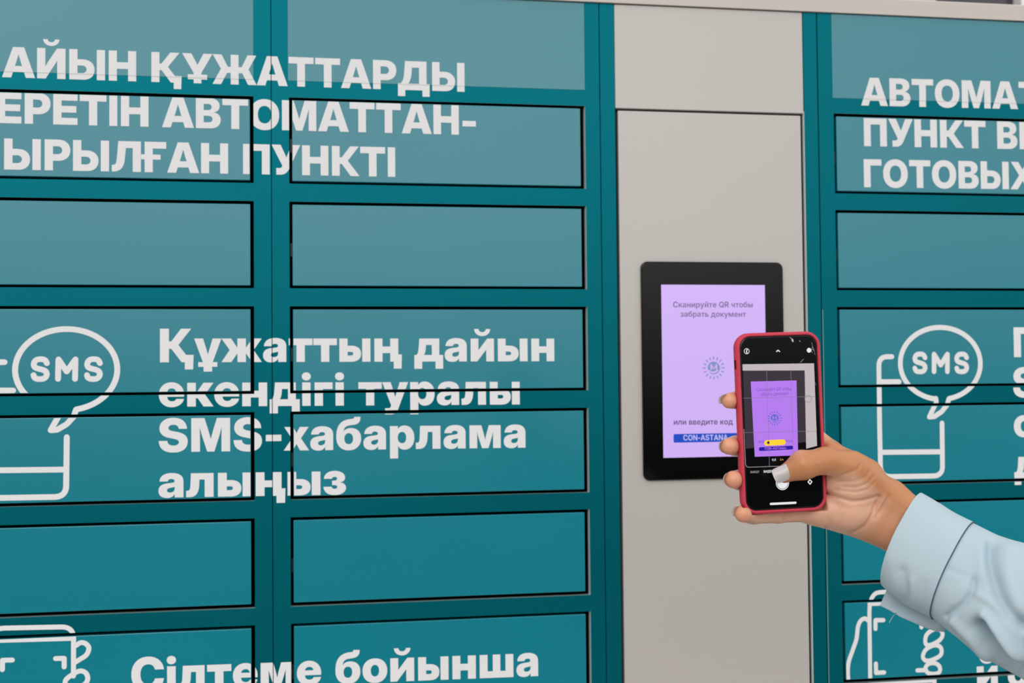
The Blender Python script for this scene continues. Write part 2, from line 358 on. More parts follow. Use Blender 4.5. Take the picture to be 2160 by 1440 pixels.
 'е':(1182,'602,-24 523,-20 448,-6 379,16 314,47 255,85 203,131 157,183 119,242 88,307 67,376 53,450 49,528 53,606 67,680 88,750 119,814 157,873 202,925 253,971 311,1009 375,1040 443,1062 516,1076 593,1080 652,1078 708,1070 762,1058 813,1040 861,1019 906,993 947,962 985,928 1020,890 1050,849 1076,804 1098,756 1115,705 1127,652 1135,596 1137,537 1137,438 164,438 164,652 966,652 795,612 794,642 789,670 782,695 772,718 759,739 744,758 726,773 706,786 684,797 659,804 632,809 603,810 574,809 547,804 523,797 500,786 480,773 462,758 447,739 434,718 424,695 416,670 412,642 411,612 411,447 412,416 417,388 424,361 435,336 449,314 465,295 484,278 505,264 530,253 556,245 585,241 616,239 638,240 660,242 681,246 700,252 718,259 734,267 749,276 763,287 774,299 785,312 793,326 800,342 1132,342 1119,289 1099,241 1072,195 1038,152 998,113 954,79 905,49 851,23 793,2 732,-12 668,-21'),
 'ж':(1780,'0,0 363,541 1,1056 425,1056 690,659 704,659 704,1056 1076,1056 1076,659 1090,659 1355,1056 1779,1056 1418,541 1780,0 1345,0 1090,378 1076,378 1076,0 704,0 704,378 691,378 435,0'),
 'з':(1050,'522,-16 447,-13 378,-3 316,13 259,36 209,64 165,97 128,134 97,175 73,219 56,266 46,314 42,364 400,364 402,344 408,326 419,309 434,295 452,283 472,275 495,269 521,268 545,269 567,274 586,281 603,291 617,303 627,317 633,333 635,350 633,368 626,384 615,398 599,411 579,421 557,429 531,433 503,435 412,435 412,638 503,638 530,640 554,644 575,652 594,662 610,675 621,690 627,707 629,725 627,742 622,758 613,772 600,784 585,793 567,800 547,805 525,806 501,805 479,800 460,793 443,784 429,771 419,757 413,741 411,723 62,723 65,773 76,819 94,864 119,905 150,943 188,977 231,1006 281,1032 335,1052 394,1066 458,1075 527,1078 591,1076 651,1068 707,1056 760,1038 808,1016 850,991 887,961 919,928 944,892 962,853 973,811 976,766 972,722 960,682 939,647 909,617 873,592 834,574 790,561 742,554 742,552 806,543 862,527 909,504 947,473 977,438 998,399 1011,356 1015,310 1011,264 1000,221 980,180 953,141 919,107 879,76 832,49 780,26 722,7 660,-6 593,-13'),
 'й':(1279,'1188,0 822,0 822,541 821,541 397,0 91,0 91,1056 456,1056 456,520 457,520 873,1056 1188,1056|639,1170 587,1173 537,1181 490,1195 446,1214 405,1238 369,1265 337,1297 310,1332 288,1371 273,1411 263,1453 260,1498 469,1498 472,1468 481,1440 496,1415 517,1394 542,1376 571,1363 604,1356 639,1353 675,1356 706,1363 735,1376 760,1394 781,1415 796,1440 805,1468 808,1498 1018,1498 1015,1453 1006,1411 990,1371 969,1332 941,1297 910,1266 874,1238 833,1214 789,1195 742,1181 692,1173'),
 'к':(1214,'91,0 91,1056 463,1056 463,667 526,667 798,1056 1229,1056 860,537 1232,0 796,0 549,366 463,366 463,0'),
 'л':(1254,'19,0 19,285 71,285 88,286 103,289 117,293 129,299 141,307 150,318 159,330 167,345 174,362 180,382 185,405 189,430 192,458 195,489 198,523 200,560 218,1056 1164,1056 1164,0 791,0 791,773 575,773 562,517 555,429 542,350 525,279 502,218 475,165 443,120 408,82 368,52 325,29 279,13 230,3 178,0'),
 'м':(1654,'91,0 91,1056 649,1056 754,700 761,671 768,643 776,613 783,583 790,553 797,522 804,492 810,461 817,431 823,402 830,373 836,345 842,318 848,292 854,267 860,244 795,244 801,267 807,292 813,318 819,345 825,373 832,402 838,431 844,461 851,492 858,522 864,553 871,583 879,613 886,643 893,671 901,700 1005,1056 1563,1056 1563,0 1200,0 1200,303 1200,341 1200,378 1200,416 1200,454 1201,493 1202,531 1202,569 1203,608 1203,646 1204,684 1205,722 1205,760 1206,797 1206,834 1207,871 1207,908 1254,908 1240,860 1226,811 1212,761 1198,710 1183,658 1168,607 1154,556 1139,504 1124,453 1109,403 1094,353 1078,304 979,0 678,0 576,304 561,353 545,403 530,453 515,504 499,556 484,607 469,658 455,710 440,761 426,811 412,860 398,908 447,908 447,871 448,834 448,797 449,760 449,722 450,684 450,646 451,608 452,569 452,531 453,493 453,454 454,416 454,378 454,341 454,303 454,0'),
 'н':(1278,'922,690 922,389 355,389 355,690|463,1056 463,0 91,0 91,1056|1187,1056 1187,0 815,0 815,1056'),
 'о':(1230,'615,-24 533,-20 457,-7 385,14 319,44 259,81 206,126 159,177 120,236 89,300 67,371 54,446 49,528 54,609 67,685 89,755 120,820 159,878 206,929 259,974 319,1012 385,1042 457,1063 533,1076 615,1080 697,1076 773,1063 845,1042 911,1012 971,974 1024,929 1070,878 1109,820 1140,755 1163,685 1176,609 1180,528 1176,446 1163,371 1140,300 1109,236 1070,177 1024,126 971,81 911,44 845,14 773,-7 697,-20|615,269 641,271 666,276 690,286 712,299 732,315 750,335 766,359 780,386 790,417 798,450 803,487 804,528 803,568 798,606 790,640 780,670 766,697 750,721 732,741 712,757 690,770 666,780 641,785 615,787 589,785 564,780 541,770 518,757 498,741 480,721 464,697 450,670 439,640 431,606 427,569 425,528 427,487 431,450 439,417 450,386 464,359 480,335 498,315 518,299 540,286 564,276 589,271'),
 'р':(1265,'91,-418 91,1056 459,1056 459,921 464,921 480,946 498,970 518,990 539,1009 561,1025 586,1040 612,1052 639,1062 668,1070 698,1075 730,1078 764,1080 828,1075 889,1062 946,1040 999,1010 1047,971 1090,926 1127,874 1158,816 1184,751 1202,682 1213,608 1216,530 1213,449 1202,373 1184,303 1160,238 1129,179 1092,128 1049,83 1001,45 948,15 890,-6 827,-19 760,-24 726,-22 694,-18 663,-12 634,-3 606,9 581,23 557,39 535,58 515,79 497,103 481,128 467,156 463,156 463,-418|652,271 681,273 707,279 731,289 753,303 773,320 790,341 805,365 818,392 827,422 834,455 839,491 840,530 839,568 834,604 827,637 818,667 805,694 790,718 773,738 753,755 731,769 707,779 681,785 652,787 623,785 596,779 571,769 547,755 525,737 506,717 489,693 475,666 464,636 456,603 451,568 449,530 451,492 456,456 464,423 475,393 489,366 506,341 525,321 547,303 571,289 596,279 623,273'),
 'с':(1179,'604,-24 524,-20 448,-7 378,15 313,45 254,83 202,128 157,180 119,239 88,304 66,373 53,448 49,528 53,608 66,682 88,752 119,817 157,876 202,928 254,973 313,1011 378,1041 448,1063 524,1076 604,1080 660,1078 713,1072 763,1062 812,1047 858,1029 901,1008 940,983 977,954 1010,923 1040,889 1065,852 1087,812 1106,770 1119,725 1128,678 1133,629 776,629 774,647 770,664 765,680 760,695 753,709 745,722 736,734 725,745 714,755 702,764 689,771 675,778 661,782 645,786 629,788 611,789 583,787 557,781 533,771 511,757 492,740 474,719 460,695 447,667 438,637 431,603 427,567 425,528 427,489 431,453 438,419 447,389 460,361 475,337 492,316 512,299 534,285 557,275 583,269 611,267 628,268 645,270 660,274 675,279 689,285 702,293 714,301 725,311 735,322 744,335 752,348 759,363 765,378 769,395 773,412 776,430 1133,430 1130,381 1122,335 1110,290 1092,247 1071,207 1045,170 1016,135 983,104 946,75 906,49 862,28 816,9 767,-5 715,-16 661,-22'),
 'т':(1100,'364,0 364,756 19,756 19,1056 1080,1056 1080,756 736,756 736,0'),
 'у':(1189,'128,-418 128,-132 281,-132 298,-132 314,-130 327,-127 338,-123 347,-117 356,-110 364,-101 370,-91 376,-79 382,-65 388,-49 394,-31 406,1 0,1056 388,1056 533,589 548,537 563,485 578,433 593,381 607,329 621,276 635,224 649,172 542,172 555,224 568,277 582,329 596,381 610,434 625,486 640,537 656,589 804,1056 1189,1056 738,-141 719,-189 698,-231 676,-269 653,-302 627,-330 600,-354 570,-374 538,-390 503,-402 465,-411 424,-416 380,-418 349,-418 318,-418 286,-418 254,-418 222,-418 190,-418 159,-418'),
 'х':(1138,'0,0 417,608 408,478 28,1056 427,1056 488,947 507,911 526,877 543,844 560,812 577,780 593,748 609,716 625,684 525,684 542,716 559,748 575,780 592,812 609,844 627,877 646,911 666,947 729,1056 1122,1056 728,478 736,609 1138,0 737,0 671,113 652,148 634,181 616,213 599,244 582,275 566,306 549,336 533,367 611,367 594,336 577,306 560,275 543,244 526,213 508,181 489,148 469,113 400,0'),
 'ш':(1772,'91,1056 463,1056 463,301 708,301 708,1056 1064,1056 1064,301 1308,301 1308,1056 1681,1056 1681,0 91,0'),
 'ы':(1591,'311,729 625,729 694,727 758,719 816,705 869,686 917,662 958,634 993,600 1023,562 1046,519 1062,472 1072,421 1075,365 1072,310 1062,258 1046,211 1023,168 993,130 958,96 917,67 869,43 816,24 758,11 694,3 625,0 91,0 91,1056 463,1056 463,283 613,283 637,285 658,289 677,296 692,306 705,318 714,333 719,350 721,369 719,388 714,405 705,419 692,431 677,441 658,448 637,452 613,453 311,453|1128,0 1128,1056 1501,1056 1501,0'),
 'і':(554,'91,0 91,1056 463,1056 463,0|276,1142 234,1146 196,1155 161,1171 131,1194 107,1222 89,1253 78,1288 75,1326 78,1364 89,1399 107,1430 131,1457 161,1479 196,1495 234,1505 276,1508 318,1505 356,1495 391,1479 421,1457 446,1430 463,1399 474,1364 477,1325 474,1287 463,1253 446,1221 421,1194 391,1171 356,1155 318,1146'),
 'Ғ':(1160,'1118,1490 1118,1161 476,1161 476,0 88,0 88,1490|-96,623 -96,867 844,867 844,623'),
 'Қ':(1569,'88,0 88,1490 476,1490 476,926 578,926 998,1490 1441,1490 885,768 1467,0 1024,0 579,597 476,597 476,0|1163,-320 1163,0 1070,0 1070,328 1545,328 1523,-320'),
 'ң':(1351,'922,690 922,389 355,389 355,690|463,1056 463,0 91,0 91,1056|1187,1056 1187,0 815,0 815,1056|972,-320 972,0 878,0 878,328 1353,328 1332,-320'),
 'Ұ':(1474,'557,0 557,521 2,1490 446,1490 670,1064 684,1037 698,1010 712,983 725,956 739,928 752,901 765,874 778,847 717,847 729,874 741,901 754,928 766,956 779,983 792,1010 805,1037 818,1064 1031,1490 1472,1490 932,521 932,0|274,195 274,439 1214,439 1214,195'),
 'ұ':(1189,'423,-115 0,1056 388,1056 529,589 544,537 559,485 574,433 588,380 602,328 616,276 630,224 644,172 555,172 569,224 582,276 596,328 610,380 623,433 637,485 652,537 667,589 804,1056 1189,1056 766,-115|408,-418 408,1 781,1 781,-418|176,-208 176,0 1011,0 1011,-208'),
}
GLYPH_SEMI = {
 ' ':(550,''),
 ',':(550,'75,-361 159,226 434,226 265,-361'),
 '-':(1323,'997,720 997,497 324,497 324,720'),
 '0':(1323,'662,-21 546,-11 442,19 352,70 275,140 211,228 161,333 125,455 103,592 96,744 103,896 125,1034 161,1156 212,1261 275,1349 353,1419 443,1470 546,1501 662,1511 777,1501 880,1470 971,1419 1048,1349 1112,1261 1162,1156 1198,1034 1220,896 1227,744 1220,592 1198,455 1162,333 1112,228 1049,140 972,70 881,19 778,-11|662,212 722,219 776,239 822,273 862,321 895,380 920,453 938,538 949,635 953,744 949,854 938,951 920,1037 895,1110 862,1170 822,1217 776,1251 722,1272 662,1279 601,1272 548,1251 501,1217 461,1170 428,1110 403,1037 385,951 374,854 370,744 374,635 385,538 403,453 428,380 461,321 501,273 548,239 601,219'),
 '1':(1323,'191,0 191,230 1173,230 1173,0|854,1490 854,0 577,0 577,1235 570,1235 221,995 221,1256 563,1490'),
 '5':(1323,'652,-21 555,-14 466,5 383,36 310,79 248,131 196,194 157,264 133,341 122,424 395,424 401,383 414,345 434,311 459,280 490,254 526,233 565,218 608,208 653,205 703,209 750,221 792,241 830,268 861,302 887,341 906,386 917,434 921,488 917,541 906,591 887,636 861,676 829,710 791,738 749,758 702,770 651,774 599,771 551,760 505,743 464,719 431,691 405,657 149,685 214,1490 1111,1490 1111,1257 454,1257 417,871 423,871 458,905 499,934 548,958 601,976 658,987 719,990 784,986 847,974 906,954 961,926 1012,892 1057,850 1097,803 1130,750 1157,693 1177,630 1189,564 1193,494 1186,398 1163,309 1125,228 1074,156 1010,95 935,46 849,9 755,-13'),
 'A':(1483,'37,0 557,1490 918,1490 1446,0 1135,0 882,754 854,843 826,937 798,1036 768,1143 736,1258 703,1382 769,1382 736,1258 705,1142 676,1035 648,935 621,842 594,754 345,0|350,354 350,581 1132,581 1132,354'),
 'C':(1503,'781,-21 653,-11 534,19 425,71 328,141 246,228 179,334 129,456 99,592 89,744 99,896 129,1034 179,1156 247,1262 329,1349 426,1420 535,1471 653,1501 781,1511 863,1507 941,1495 1015,1475 1085,1448 1149,1413 1208,1371 1261,1322 1307,1267 1347,1205 1379,1137 1403,1063 1419,984 1134,984 1124,1026 1109,1065 1091,1101 1068,1133 1043,1162 1014,1187 982,1209 948,1227 910,1241 871,1252 829,1258 786,1260 706,1253 634,1232 569,1198 511,1151 463,1092 425,1022 396,940 379,847 374,744 379,640 396,548 425,466 464,395 512,337 569,291 634,257 706,237 785,230 829,232 870,239 909,249 947,263 981,281 1013,303 1042,328 1068,357 1090,389 1109,425 1124,464 1135,506 1420,506 1405,433 1383,364 1353,299 1315,237 1270,182 1218,131 1159,86 1095,49 1024,19 948,-4 867,-17'),
 'M':(1870,'135,0 135,1490 557,1490 826,751 836,718 847,681 860,638 873,591 886,542 899,491 913,439 925,389 937,340 949,294 958,251 967,214 906,214 915,251 925,292 936,338 948,387 960,438 973,489 987,540 1000,589 1013,637 1025,680 1037,718 1047,751 1311,1490 1734,1490 1734,0 1454,0 1454,735 1454,769 1454,808 1455,852 1456,899 1457,948 1459,999 1460,1052 1461,1105 1463,1158 1464,1210 1465,1261 1465,1310 1489,1310 1475,1256 1460,1202 1445,1147 1429,1092 1414,1039 1398,986 1383,936 1369,888 1355,843 1342,802 1330,766 1319,735 1053,0 817,0 547,735 537,766 525,802 512,842 498,887 483,934 468,984 452,1037 436,1090 420,1145 404,1201 388,1255 373,1310 402,1310 403,1262 404,1213 405,1161 406,1108 407,1056 409,1003 410,951 411,902 412,854 413,810 414,770 414,735 414,0'),
 'N':(1531,'135,0 135,1490 447,1490 947,693 968,660 989,623 1012,583 1036,539 1061,493 1086,444 1111,392 1136,337 1161,280 1130,257 1126,310 1123,365 1120,423 1117,482 1115,538 1113,593 1111,644 1110,688 1110,726 1110,1490 1396,1490 1396,0 1083,0 631,719 605,762 579,806 552,852 525,900 496,952 466,1009 434,1070 398,1137 360,1211 401,1223 405,1152 409,1083 412,1016 415,954 417,896 419,843 420,796 421,755 421,720 421,0'),
 'O':(1561,'781,-21 654,-11 536,20 427,71 330,141 247,229 180,334 129,456 99,593 89,744 99,896 129,1034 180,1156 247,1261 330,1349 427,1419 536,1470 654,1501 781,1511 908,1501 1026,1470 1134,1419 1231,1349 1313,1261 1381,1156 1431,1034 1462,896 1472,744 1462,592 1431,456 1381,334 1313,228 1231,140 1134,70 1026,19 908,-11|781,230 857,237 927,257 992,290 1048,335 1096,394 1135,464 1164,546 1181,639 1187,744 1181,849 1164,943 1135,1026 1096,1096 1048,1154 992,1200 927,1233 857,1253 781,1260 704,1253 634,1233 570,1200 513,1154 465,1096 426,1025 397,943 379,849 374,744 379,639 397,546 426,464 465,394 513,336 570,290 634,257 704,237'),
 'Q':(1568,'685,503 933,503 1077,318 1184,191 1434,-127 1168,-127 1000,86 922,192|781,-21 654,-11 536,20 427,71 330,141 247,229 180,334 129,456 99,593 89,744 99,896 129,1034 180,1156 247,1261 330,1349 427,1419 536,1470 654,1501 781,1511 908,1501 1026,1470 1134,1419 1231,1349 1313,1261 1381,1156 1431,1034 1462,896 1472,744 1462,592 1431,456 1381,334 1313,228 1231,140 1134,70 1026,19 908,-11|781,230 857,237 927,257 992,290 1048,335 1096,394 1135,464 1164,546 1181,639 1187,744 1181,849 1164,943 1135,1026 1096,1096 1048,1154 992,1200 927,1233 857,1253 781,1260 704,1253 634,1233 570,1200 513,1154 465,1096 426,1025 397,943 379,849 374,744 379,639 397,546 426,464 465,394 513,336 570,290 634,257 704,237'),
 'R':(1335,'135,0 135,1490 709,1490 816,1483 912,1464 997,1430 1070,1385 1130,1330 1178,1263 1213,1187 1233,1102 1240,1010 1233,917 1212,834 1176,759 1127,693 1066,639 991,596 905,564 808,545 700,538 302,538 302,770 673,770 732,773 785,782 830,798 868,819 899,847 924,880 941,918 952,961 955,1010 952,1059 941,1103 924,1141 899,1175 868,1203 829,1225 784,1241 732,1251 672,1254 418,1254 418,0|975,0 619,675 923,675 1287,0'),
 'S':(1331,'674,-23 559,-17 456,2 364,34 283,77 215,132 160,198 120,275 95,363 85,461 360,461 368,410 382,365 405,326 435,292 472,265 515,243 563,228 616,218 673,215 728,218 779,227 825,241 866,260 900,284 927,313 948,345 960,381 964,420 961,454 950,485 933,511 910,535 879,556 843,575 800,592 752,607 697,622 533,662 410,700 308,749 227,809 168,882 133,968 121,1067 129,1152 153,1230 192,1300 246,1362 311,1414 388,1456 475,1487 570,1505 673,1511 778,1505 873,1486 959,1455 1034,1413 1097,1360 1149,1298 1187,1227 1211,1148 1220,1062 949,1062 936,1124 908,1176 866,1218 812,1249 747,1267 671,1274 620,1271 573,1263 531,1249 494,1231 464,1208 439,1182 421,1151 410,1119 407,1083 410,1048 421,1017 440,990 465,966 495,946 531,928 571,912 614,899 660,886 801,852 864,836 924,817 980,795 1032,769 1079,740 1121,708 1158,671 1189,631 1213,587 1231,538 1242,484 1246,425 1238,339 1216,260 1178,189 1125,127 1060,74 981,32 890,2 787,-17'),
 'T':(1336,'68,1252 68,1490 1267,1490 1267,1252 810,1252 810,0 527,0 527,1252'),
 '×':(1323,'1005,78 148,933 319,1106 1175,248|319,78 148,248 1005,1106 1175,933'),
 'А':(1483,'37,0 557,1490 918,1490 1446,0 1135,0 882,754 854,843 826,937 798,1036 768,1143 736,1258 703,1382 769,1382 736,1258 705,1142 676,1035 648,935 621,842 594,754 345,0|350,354 350,581 1132,581 1132,354'),
 'В':(1341,'135,0 135,1490 716,1490 818,1484 908,1468 986,1440 1053,1403 1107,1358 1150,1304 1181,1243 1199,1177 1205,1105 1201,1048 1190,997 1171,951 1146,910 1115,875 1078,844 1037,819 992,799 943,783 943,773 997,765 1050,748 1100,723 1145,690 1184,649 1218,600 1243,544 1258,482 1263,412 1256,335 1237,264 1205,199 1160,142 1103,93 1033,53 951,24 856,6 748,0|416,232 704,232 788,238 856,256 908,286 945,326 967,375 975,432 971,474 961,512 943,548 919,579 889,605 852,627 810,643 764,652 712,655 416,655|416,860 685,860 730,863 771,871 809,885 842,904 870,927 893,956 909,988 919,1024 923,1064 916,1119 896,1166 862,1205 816,1236 758,1254 689,1260 416,1260'),
 'Д':(1719,'68,-320 68,238 197,238 222,259 245,284 268,312 289,345 310,384 328,428 346,479 361,537 376,604 388,679 399,765 408,860 458,1490 1474,1490 1474,238 1650,238 1650,-320 1376,-320 1376,0 343,0 343,-320|519,238 1193,238 1193,1252 718,1252 686,860 676,764 664,674 650,591 633,515 615,445 594,383 571,327 546,279'),
 'Е':(1239,'135,0 135,1490 1138,1490 1138,1252 418,1252 418,870 1084,870 1084,636 418,636 418,238 1140,238 1140,0'),
 'З':(1294,'648,-21 542,-15 446,5 358,38 282,82 218,136 166,200 127,272 103,351 95,435 375,435 380,391 392,351 412,316 438,284 470,258 508,238 550,222 596,213 647,210 698,213 745,223 787,238 825,259 857,285 883,316 902,351 914,390 918,432 913,474 901,513 881,548 854,578 820,604 779,625 732,641 679,650 621,653 488,653 488,867 621,867 671,870 716,879 758,893 794,913 825,937 849,966 868,999 879,1036 882,1076 879,1116 869,1153 853,1186 831,1215 804,1240 771,1260 734,1274 693,1283 648,1286 602,1283 560,1274 520,1260 485,1240 455,1215 430,1186 411,1152 399,1114 395,1071 125,1071 133,1154 156,1230 194,1300 245,1361 307,1413 381,1455 463,1486 553,1505 650,1511 746,1505 833,1487 913,1456 983,1415 1042,1365 1090,1307 1125,1242 1146,1172 1153,1096 1145,1018 1120,948 1077,887 1021,836 955,799 878,775 878,767 944,753 1003,733 1056,704 1100,669 1137,628 1167,582 1188,531 1200,476 1205,417 1197,335 1173,260 1133,191 1079,129 1014,78 936,35 848,4 752,-15'),
 'И':(1531,'1396,0 1110,0 1110,720 1110,755 1111,796 1112,843 1114,896 1117,954 1120,1016 1123,1083 1127,1152 1130,1223 1171,1211 1133,1137 1098,1070 1065,1009 1035,952 1006,900 979,852 953,806 927,762 900,719 448,0 135,0 135,1490 421,1490 421,726 421,688 420,644 419,593 417,538 414,482 412,423 408,365 405,310 401,257 370,280 395,337 420,392 445,444 471,493 495,539 519,583 542,623 564,660 584,693 1084,1490 1396,1490'),
 'Л':(1515,'68,0 68,238 108,238 154,242 192,254 223,273 248,303 269,344 286,398 299,467 311,552 321,654 390,1490 1379,1490 1379,0 1097,0 1097,1252 647,1252 591,585 579,481 563,388 542,307 517,237 486,177 451,127 410,86 363,54 311,30 253,13 188,3 117,0'),
 'М':(1870,'135,0 135,1490 557,1490 826,751 836,718 847,681 860,638 873,591 886,542 899,491 913,439 925,389 937,340 949,294 958,251 967,214 906,214 915,251 925,292 936,338 948,387 960,438 973,489 987,540 1000,589 1013,637 1025,680 1037,718 1047,751 1311,1490 1734,1490 1734,0 1454,0 1454,735 1454,769 1454,808 1455,852 1456,899 1457,948 1459,999 1460,1052 1461,1105 1463,1158 1464,1210 1465,1261 1465,1310 1489,1310 1475,1256 1460,1202 1445,1147 1429,1092 1414,1039 1398,986 1383,936 1369,888 1355,843 1342,802 1330,766 1319,735 1053,0 817,0 547,735 537,766 525,802 512,842 498,887 483,934 468,984 452,1037 436,1090 420,1145 404,1201 388,1255 373,1310 402,1310 403,1262 404,1213 405,1161 406,1108 407,1056 409,1003 410,951 411,902 412,854 413,810 414,770 414,735 414,0'),
 'О':(1561,'781,-21 654,-11 536,20 427,71 330,141 247,229 180,334 129,456 99,593 89,744 99,896 129,1034 180,1156 247,1261 330,1349 427,1419 536,1470 654,1501 781,1511 908,1501 1026,1470 1134,1419 1231,1349 1313,1261 1381,1156 1431,1034 1462,896 1472,744 1462,592 1431,456 1381,334 1313,228 1231,140 1134,70 1026,19 908,-11|781,230 857,237 927,257 992,290 1048,335 1096,394 1135,464 1164,546 1181,639 1187,744 1181,849 1164,943 1135,1026 1096,1096 1048,1154 992,1200 927,1233 857,1253 781,1260 704,1253 634,1233 570,1200 513,1154 465,1096 426,1025 397,943 379,849 374,744 379,639 397,546 426,464 465,394 513,336 570,290 634,257 704,237'),
 'С':(1503,'781,-21 653,-11 534,19 425,71 328,141 246,228 179,334 129,456 99,592 89,744 99,896 129,1034 179,1156 247,1262 329,1349 426,1420 535,1471 653,1501 781,1511 863,1507 941,1495 1015,1475 1085,1448 1149,1413 1208,1371 1261,1322 1307,1267 1347,1205 1379,1137 1403,1063 1419,984 1134,984 1124,1026 1109,1065 1091,1101 1068,1133 1043,1162 1014,1187 982,1209 948,1227 910,1241 871,1252 829,1258 786,1260 706,1253 634,1232 569,1198 511,1151 463,1092 425,1022 396,940 379,847 374,744 379,640 396,548 425,466 464,395 512,337 569,291 634,257 706,237 785,230 829,232 870,239 909,249 947,263 981,281 1013,303 1042,328 1068,357 1090,389 1109,425 1124,464 1135,506 1420,506 1405,433 1383,364 1353,299 1315,237 1270,182 1218,131 1159,86 1095,49 1024,19 948,-4 867,-17'),
 'а':(1160,'441,-21 373,-17 310,-4 251,16 199,45 155,82 119,127 92,180 76,240 71,309 75,367 86,418 105,463 131,501 162,533 199,561 241,583 286,602 334,617 385,628 438,637 492,644 552,651 605,657 648,663 684,669 713,678 735,689 750,703 759,721 762,743 762,749 759,780 752,808 740,833 723,855 702,873 677,887 647,898 613,904 575,906 537,904 501,898 469,887 441,873 417,857 396,837 379,815 367,791 358,766 103,798 123,862 152,919 190,970 237,1013 292,1049 354,1077 423,1097 497,1110 577,1114 637,1112 695,1104 750,1092 803,1076 852,1053 897,1026 936,993 970,954 998,910 1018,859 1030,802 1035,739 1035,0 771,0 771,153 763,153 744,121 721,92 694,64 664,40 628,19 589,2 545,-11 496,-18|514,177 563,180 607,190 647,207 681,229 710,255 733,286 750,321 760,358 764,397 764,519 753,513 740,507 724,502 706,497 685,492 664,487 641,483 618,479 595,476 572,472 551,469 531,466 495,460 462,452 431,441 403,428 380,411 361,392 346,370 338,344 335,314 338,286 345,261 358,239 375,221 396,205 421,193 449,184 480,179'),
 'б':(1219,'612,-24 512,-16 420,7 336,45 261,98 198,164 146,245 108,338 85,443 77,561 77,596 80,686 86,771 96,851 111,927 131,997 156,1061 188,1120 226,1174 270,1222 322,1264 382,1300 449,1330 525,1353 610,1370 704,1380 747,1384 782,1390 810,1397 830,1406 846,1418 856,1431 863,1448 867,1467 868,1490 1089,1490 1085,1424 1073,1367 1053,1319 1024,1278 986,1244 937,1218 878,1198 807,1183 725,1174 637,1164 561,1148 496,1126 442,1096 398,1057 362,1007 335,945 315,869 301,779 306,779 329,823 359,865 394,904 436,940 482,970 533,996 587,1016 645,1027 706,1031 787,1024 862,1003 930,967 991,919 1043,860 1085,790 1116,710 1135,623 1142,528 1134,425 1112,330 1074,243 1024,166 962,101 888,47 804,8 712,-16|614,193 664,197 710,210 751,231 787,261 817,298 840,342 858,394 868,452 872,517 868,581 858,639 841,690 818,735 789,771 754,800 713,821 668,834 617,838 566,834 519,821 476,799 439,769 407,731 382,686 363,635 352,577 348,513 352,451 363,394 381,344 405,299 436,262 473,232 515,210 562,197'),
 'в':(1150,'125,0 125,1097 593,1097 717,1089 822,1064 910,1022 974,964 1013,891 1026,803 1020,746 999,696 966,653 919,618 861,591 792,574 848,566 899,551 944,530 984,504 1016,472 1043,436 1062,395 1074,350 1078,302 1072,243 1056,190 1030,142 993,100 947,65 890,37 825,16 750,4 666,0|382,214 662,214 706,217 743,228 773,246 795,271 808,301 812,336 808,376 795,410 773,438 743,458 706,470 662,474 382,474|382,644 600,644 648,648 688,659 721,677 745,701 760,731 764,766 759,800 744,829 719,853 685,870 643,880 593,883 382,883'),
 'д':(1320,'34,-326 34,226 122,226 144,246 164,270 181,298 196,331 209,367 221,407 230,450 239,497 246,547 252,600 258,655 263,714 295,1097 1114,1097 1114,226 1286,226 1286,-326 1023,-326 1023,0 303,0 303,-326|402,226 854,226 854,875 529,875 515,714 506,605 493,508 478,422 459,347 433,281'),
 'е':(1190,'615,-23 510,-15 414,9 329,48 254,101 192,167 143,246 106,336 85,435 77,544 85,652 107,751 143,841 192,921 253,988 326,1042 409,1082 501,1107 601,1115 672,1111 739,1099 803,1079 863,1051 918,1016 967,972 1011,921 1047,863 1077,797 1099,724 1112,643 1116,555 1116,476 193,476 193,656 981,656 855,607 852,664 842,716 826,763 803,804 775,838 741,866 701,887 655,899 604,903 553,899 507,886 466,866 431,838 401,804 378,765 361,720 351,671 348,618 348,494 351,433 362,377 381,328 406,286 438,251 476,224 519,204 567,192 620,188 657,190 692,195 723,205 752,217 778,233 801,253 821,275 837,301 850,330 1101,296 1080,235 1049,180 1010,129 961,85 906,48 842,17 772,-5 697,-18'),
 'з':(1036,'516,-15 429,-10 351,5 280,30 219,64 168,106 127,154 97,208 78,266 71,329 340,329 346,293 363,262 390,236 426,217 467,205 513,201 562,206 604,218 639,239 666,267 682,299 687,335 681,375 664,408 635,436 597,457 550,470 494,474 409,474 409,643 494,643 543,647 585,659 620,679 647,706 663,738 669,777 664,812 650,843 627,870 597,890 560,902 517,906 474,902 435,891 402,872 375,847 359,817 353,781 93,781 100,844 119,901 149,953 190,1000 241,1039 300,1071 368,1095 441,1109 520,1114 598,1109 670,1096 734,1073 791,1042 838,1005 877,962 905,913 922,860 928,803 921,743 900,690 865,646 819,611 766,586 705,572 705,568 785,552 850,523 902,482 939,432 961,375 968,311 962,250 943,194 911,143 867,97 814,58 751,27 680,4 601,-10'),
 'и':(1244,'1118,0 845,0 845,681 838,681 363,0 125,0 125,1097 398,1097 398,419 405,419 877,1097 1118,1097'),
 'й':(1244,'1118,0 845,0 845,681 838,681 363,0 125,0 125,1097 398,1097 398,419 405,419 877,1097 1118,1097|622,1237 561,1241 504,1255 452,1277 405,1308 366,1344 333,1387 308,1435 293,1486 288,1541 455,1541 461,1501 476,1465 503,1435 537,1411 576,1397 622,1392 667,1397 706,1411 740,1435 766,1465 782,1501 787,1541 955,1541 950,1486 935,1435 911,1387 878,1344 838,1308 791,1278 739,1255 683,1241'),
 'к':(1159,'125,0 125,1097 399,1097 399,649 489,649 824,1097 1150,1097 741,558 1154,0 826,0 522,423 399,423 399,0'),
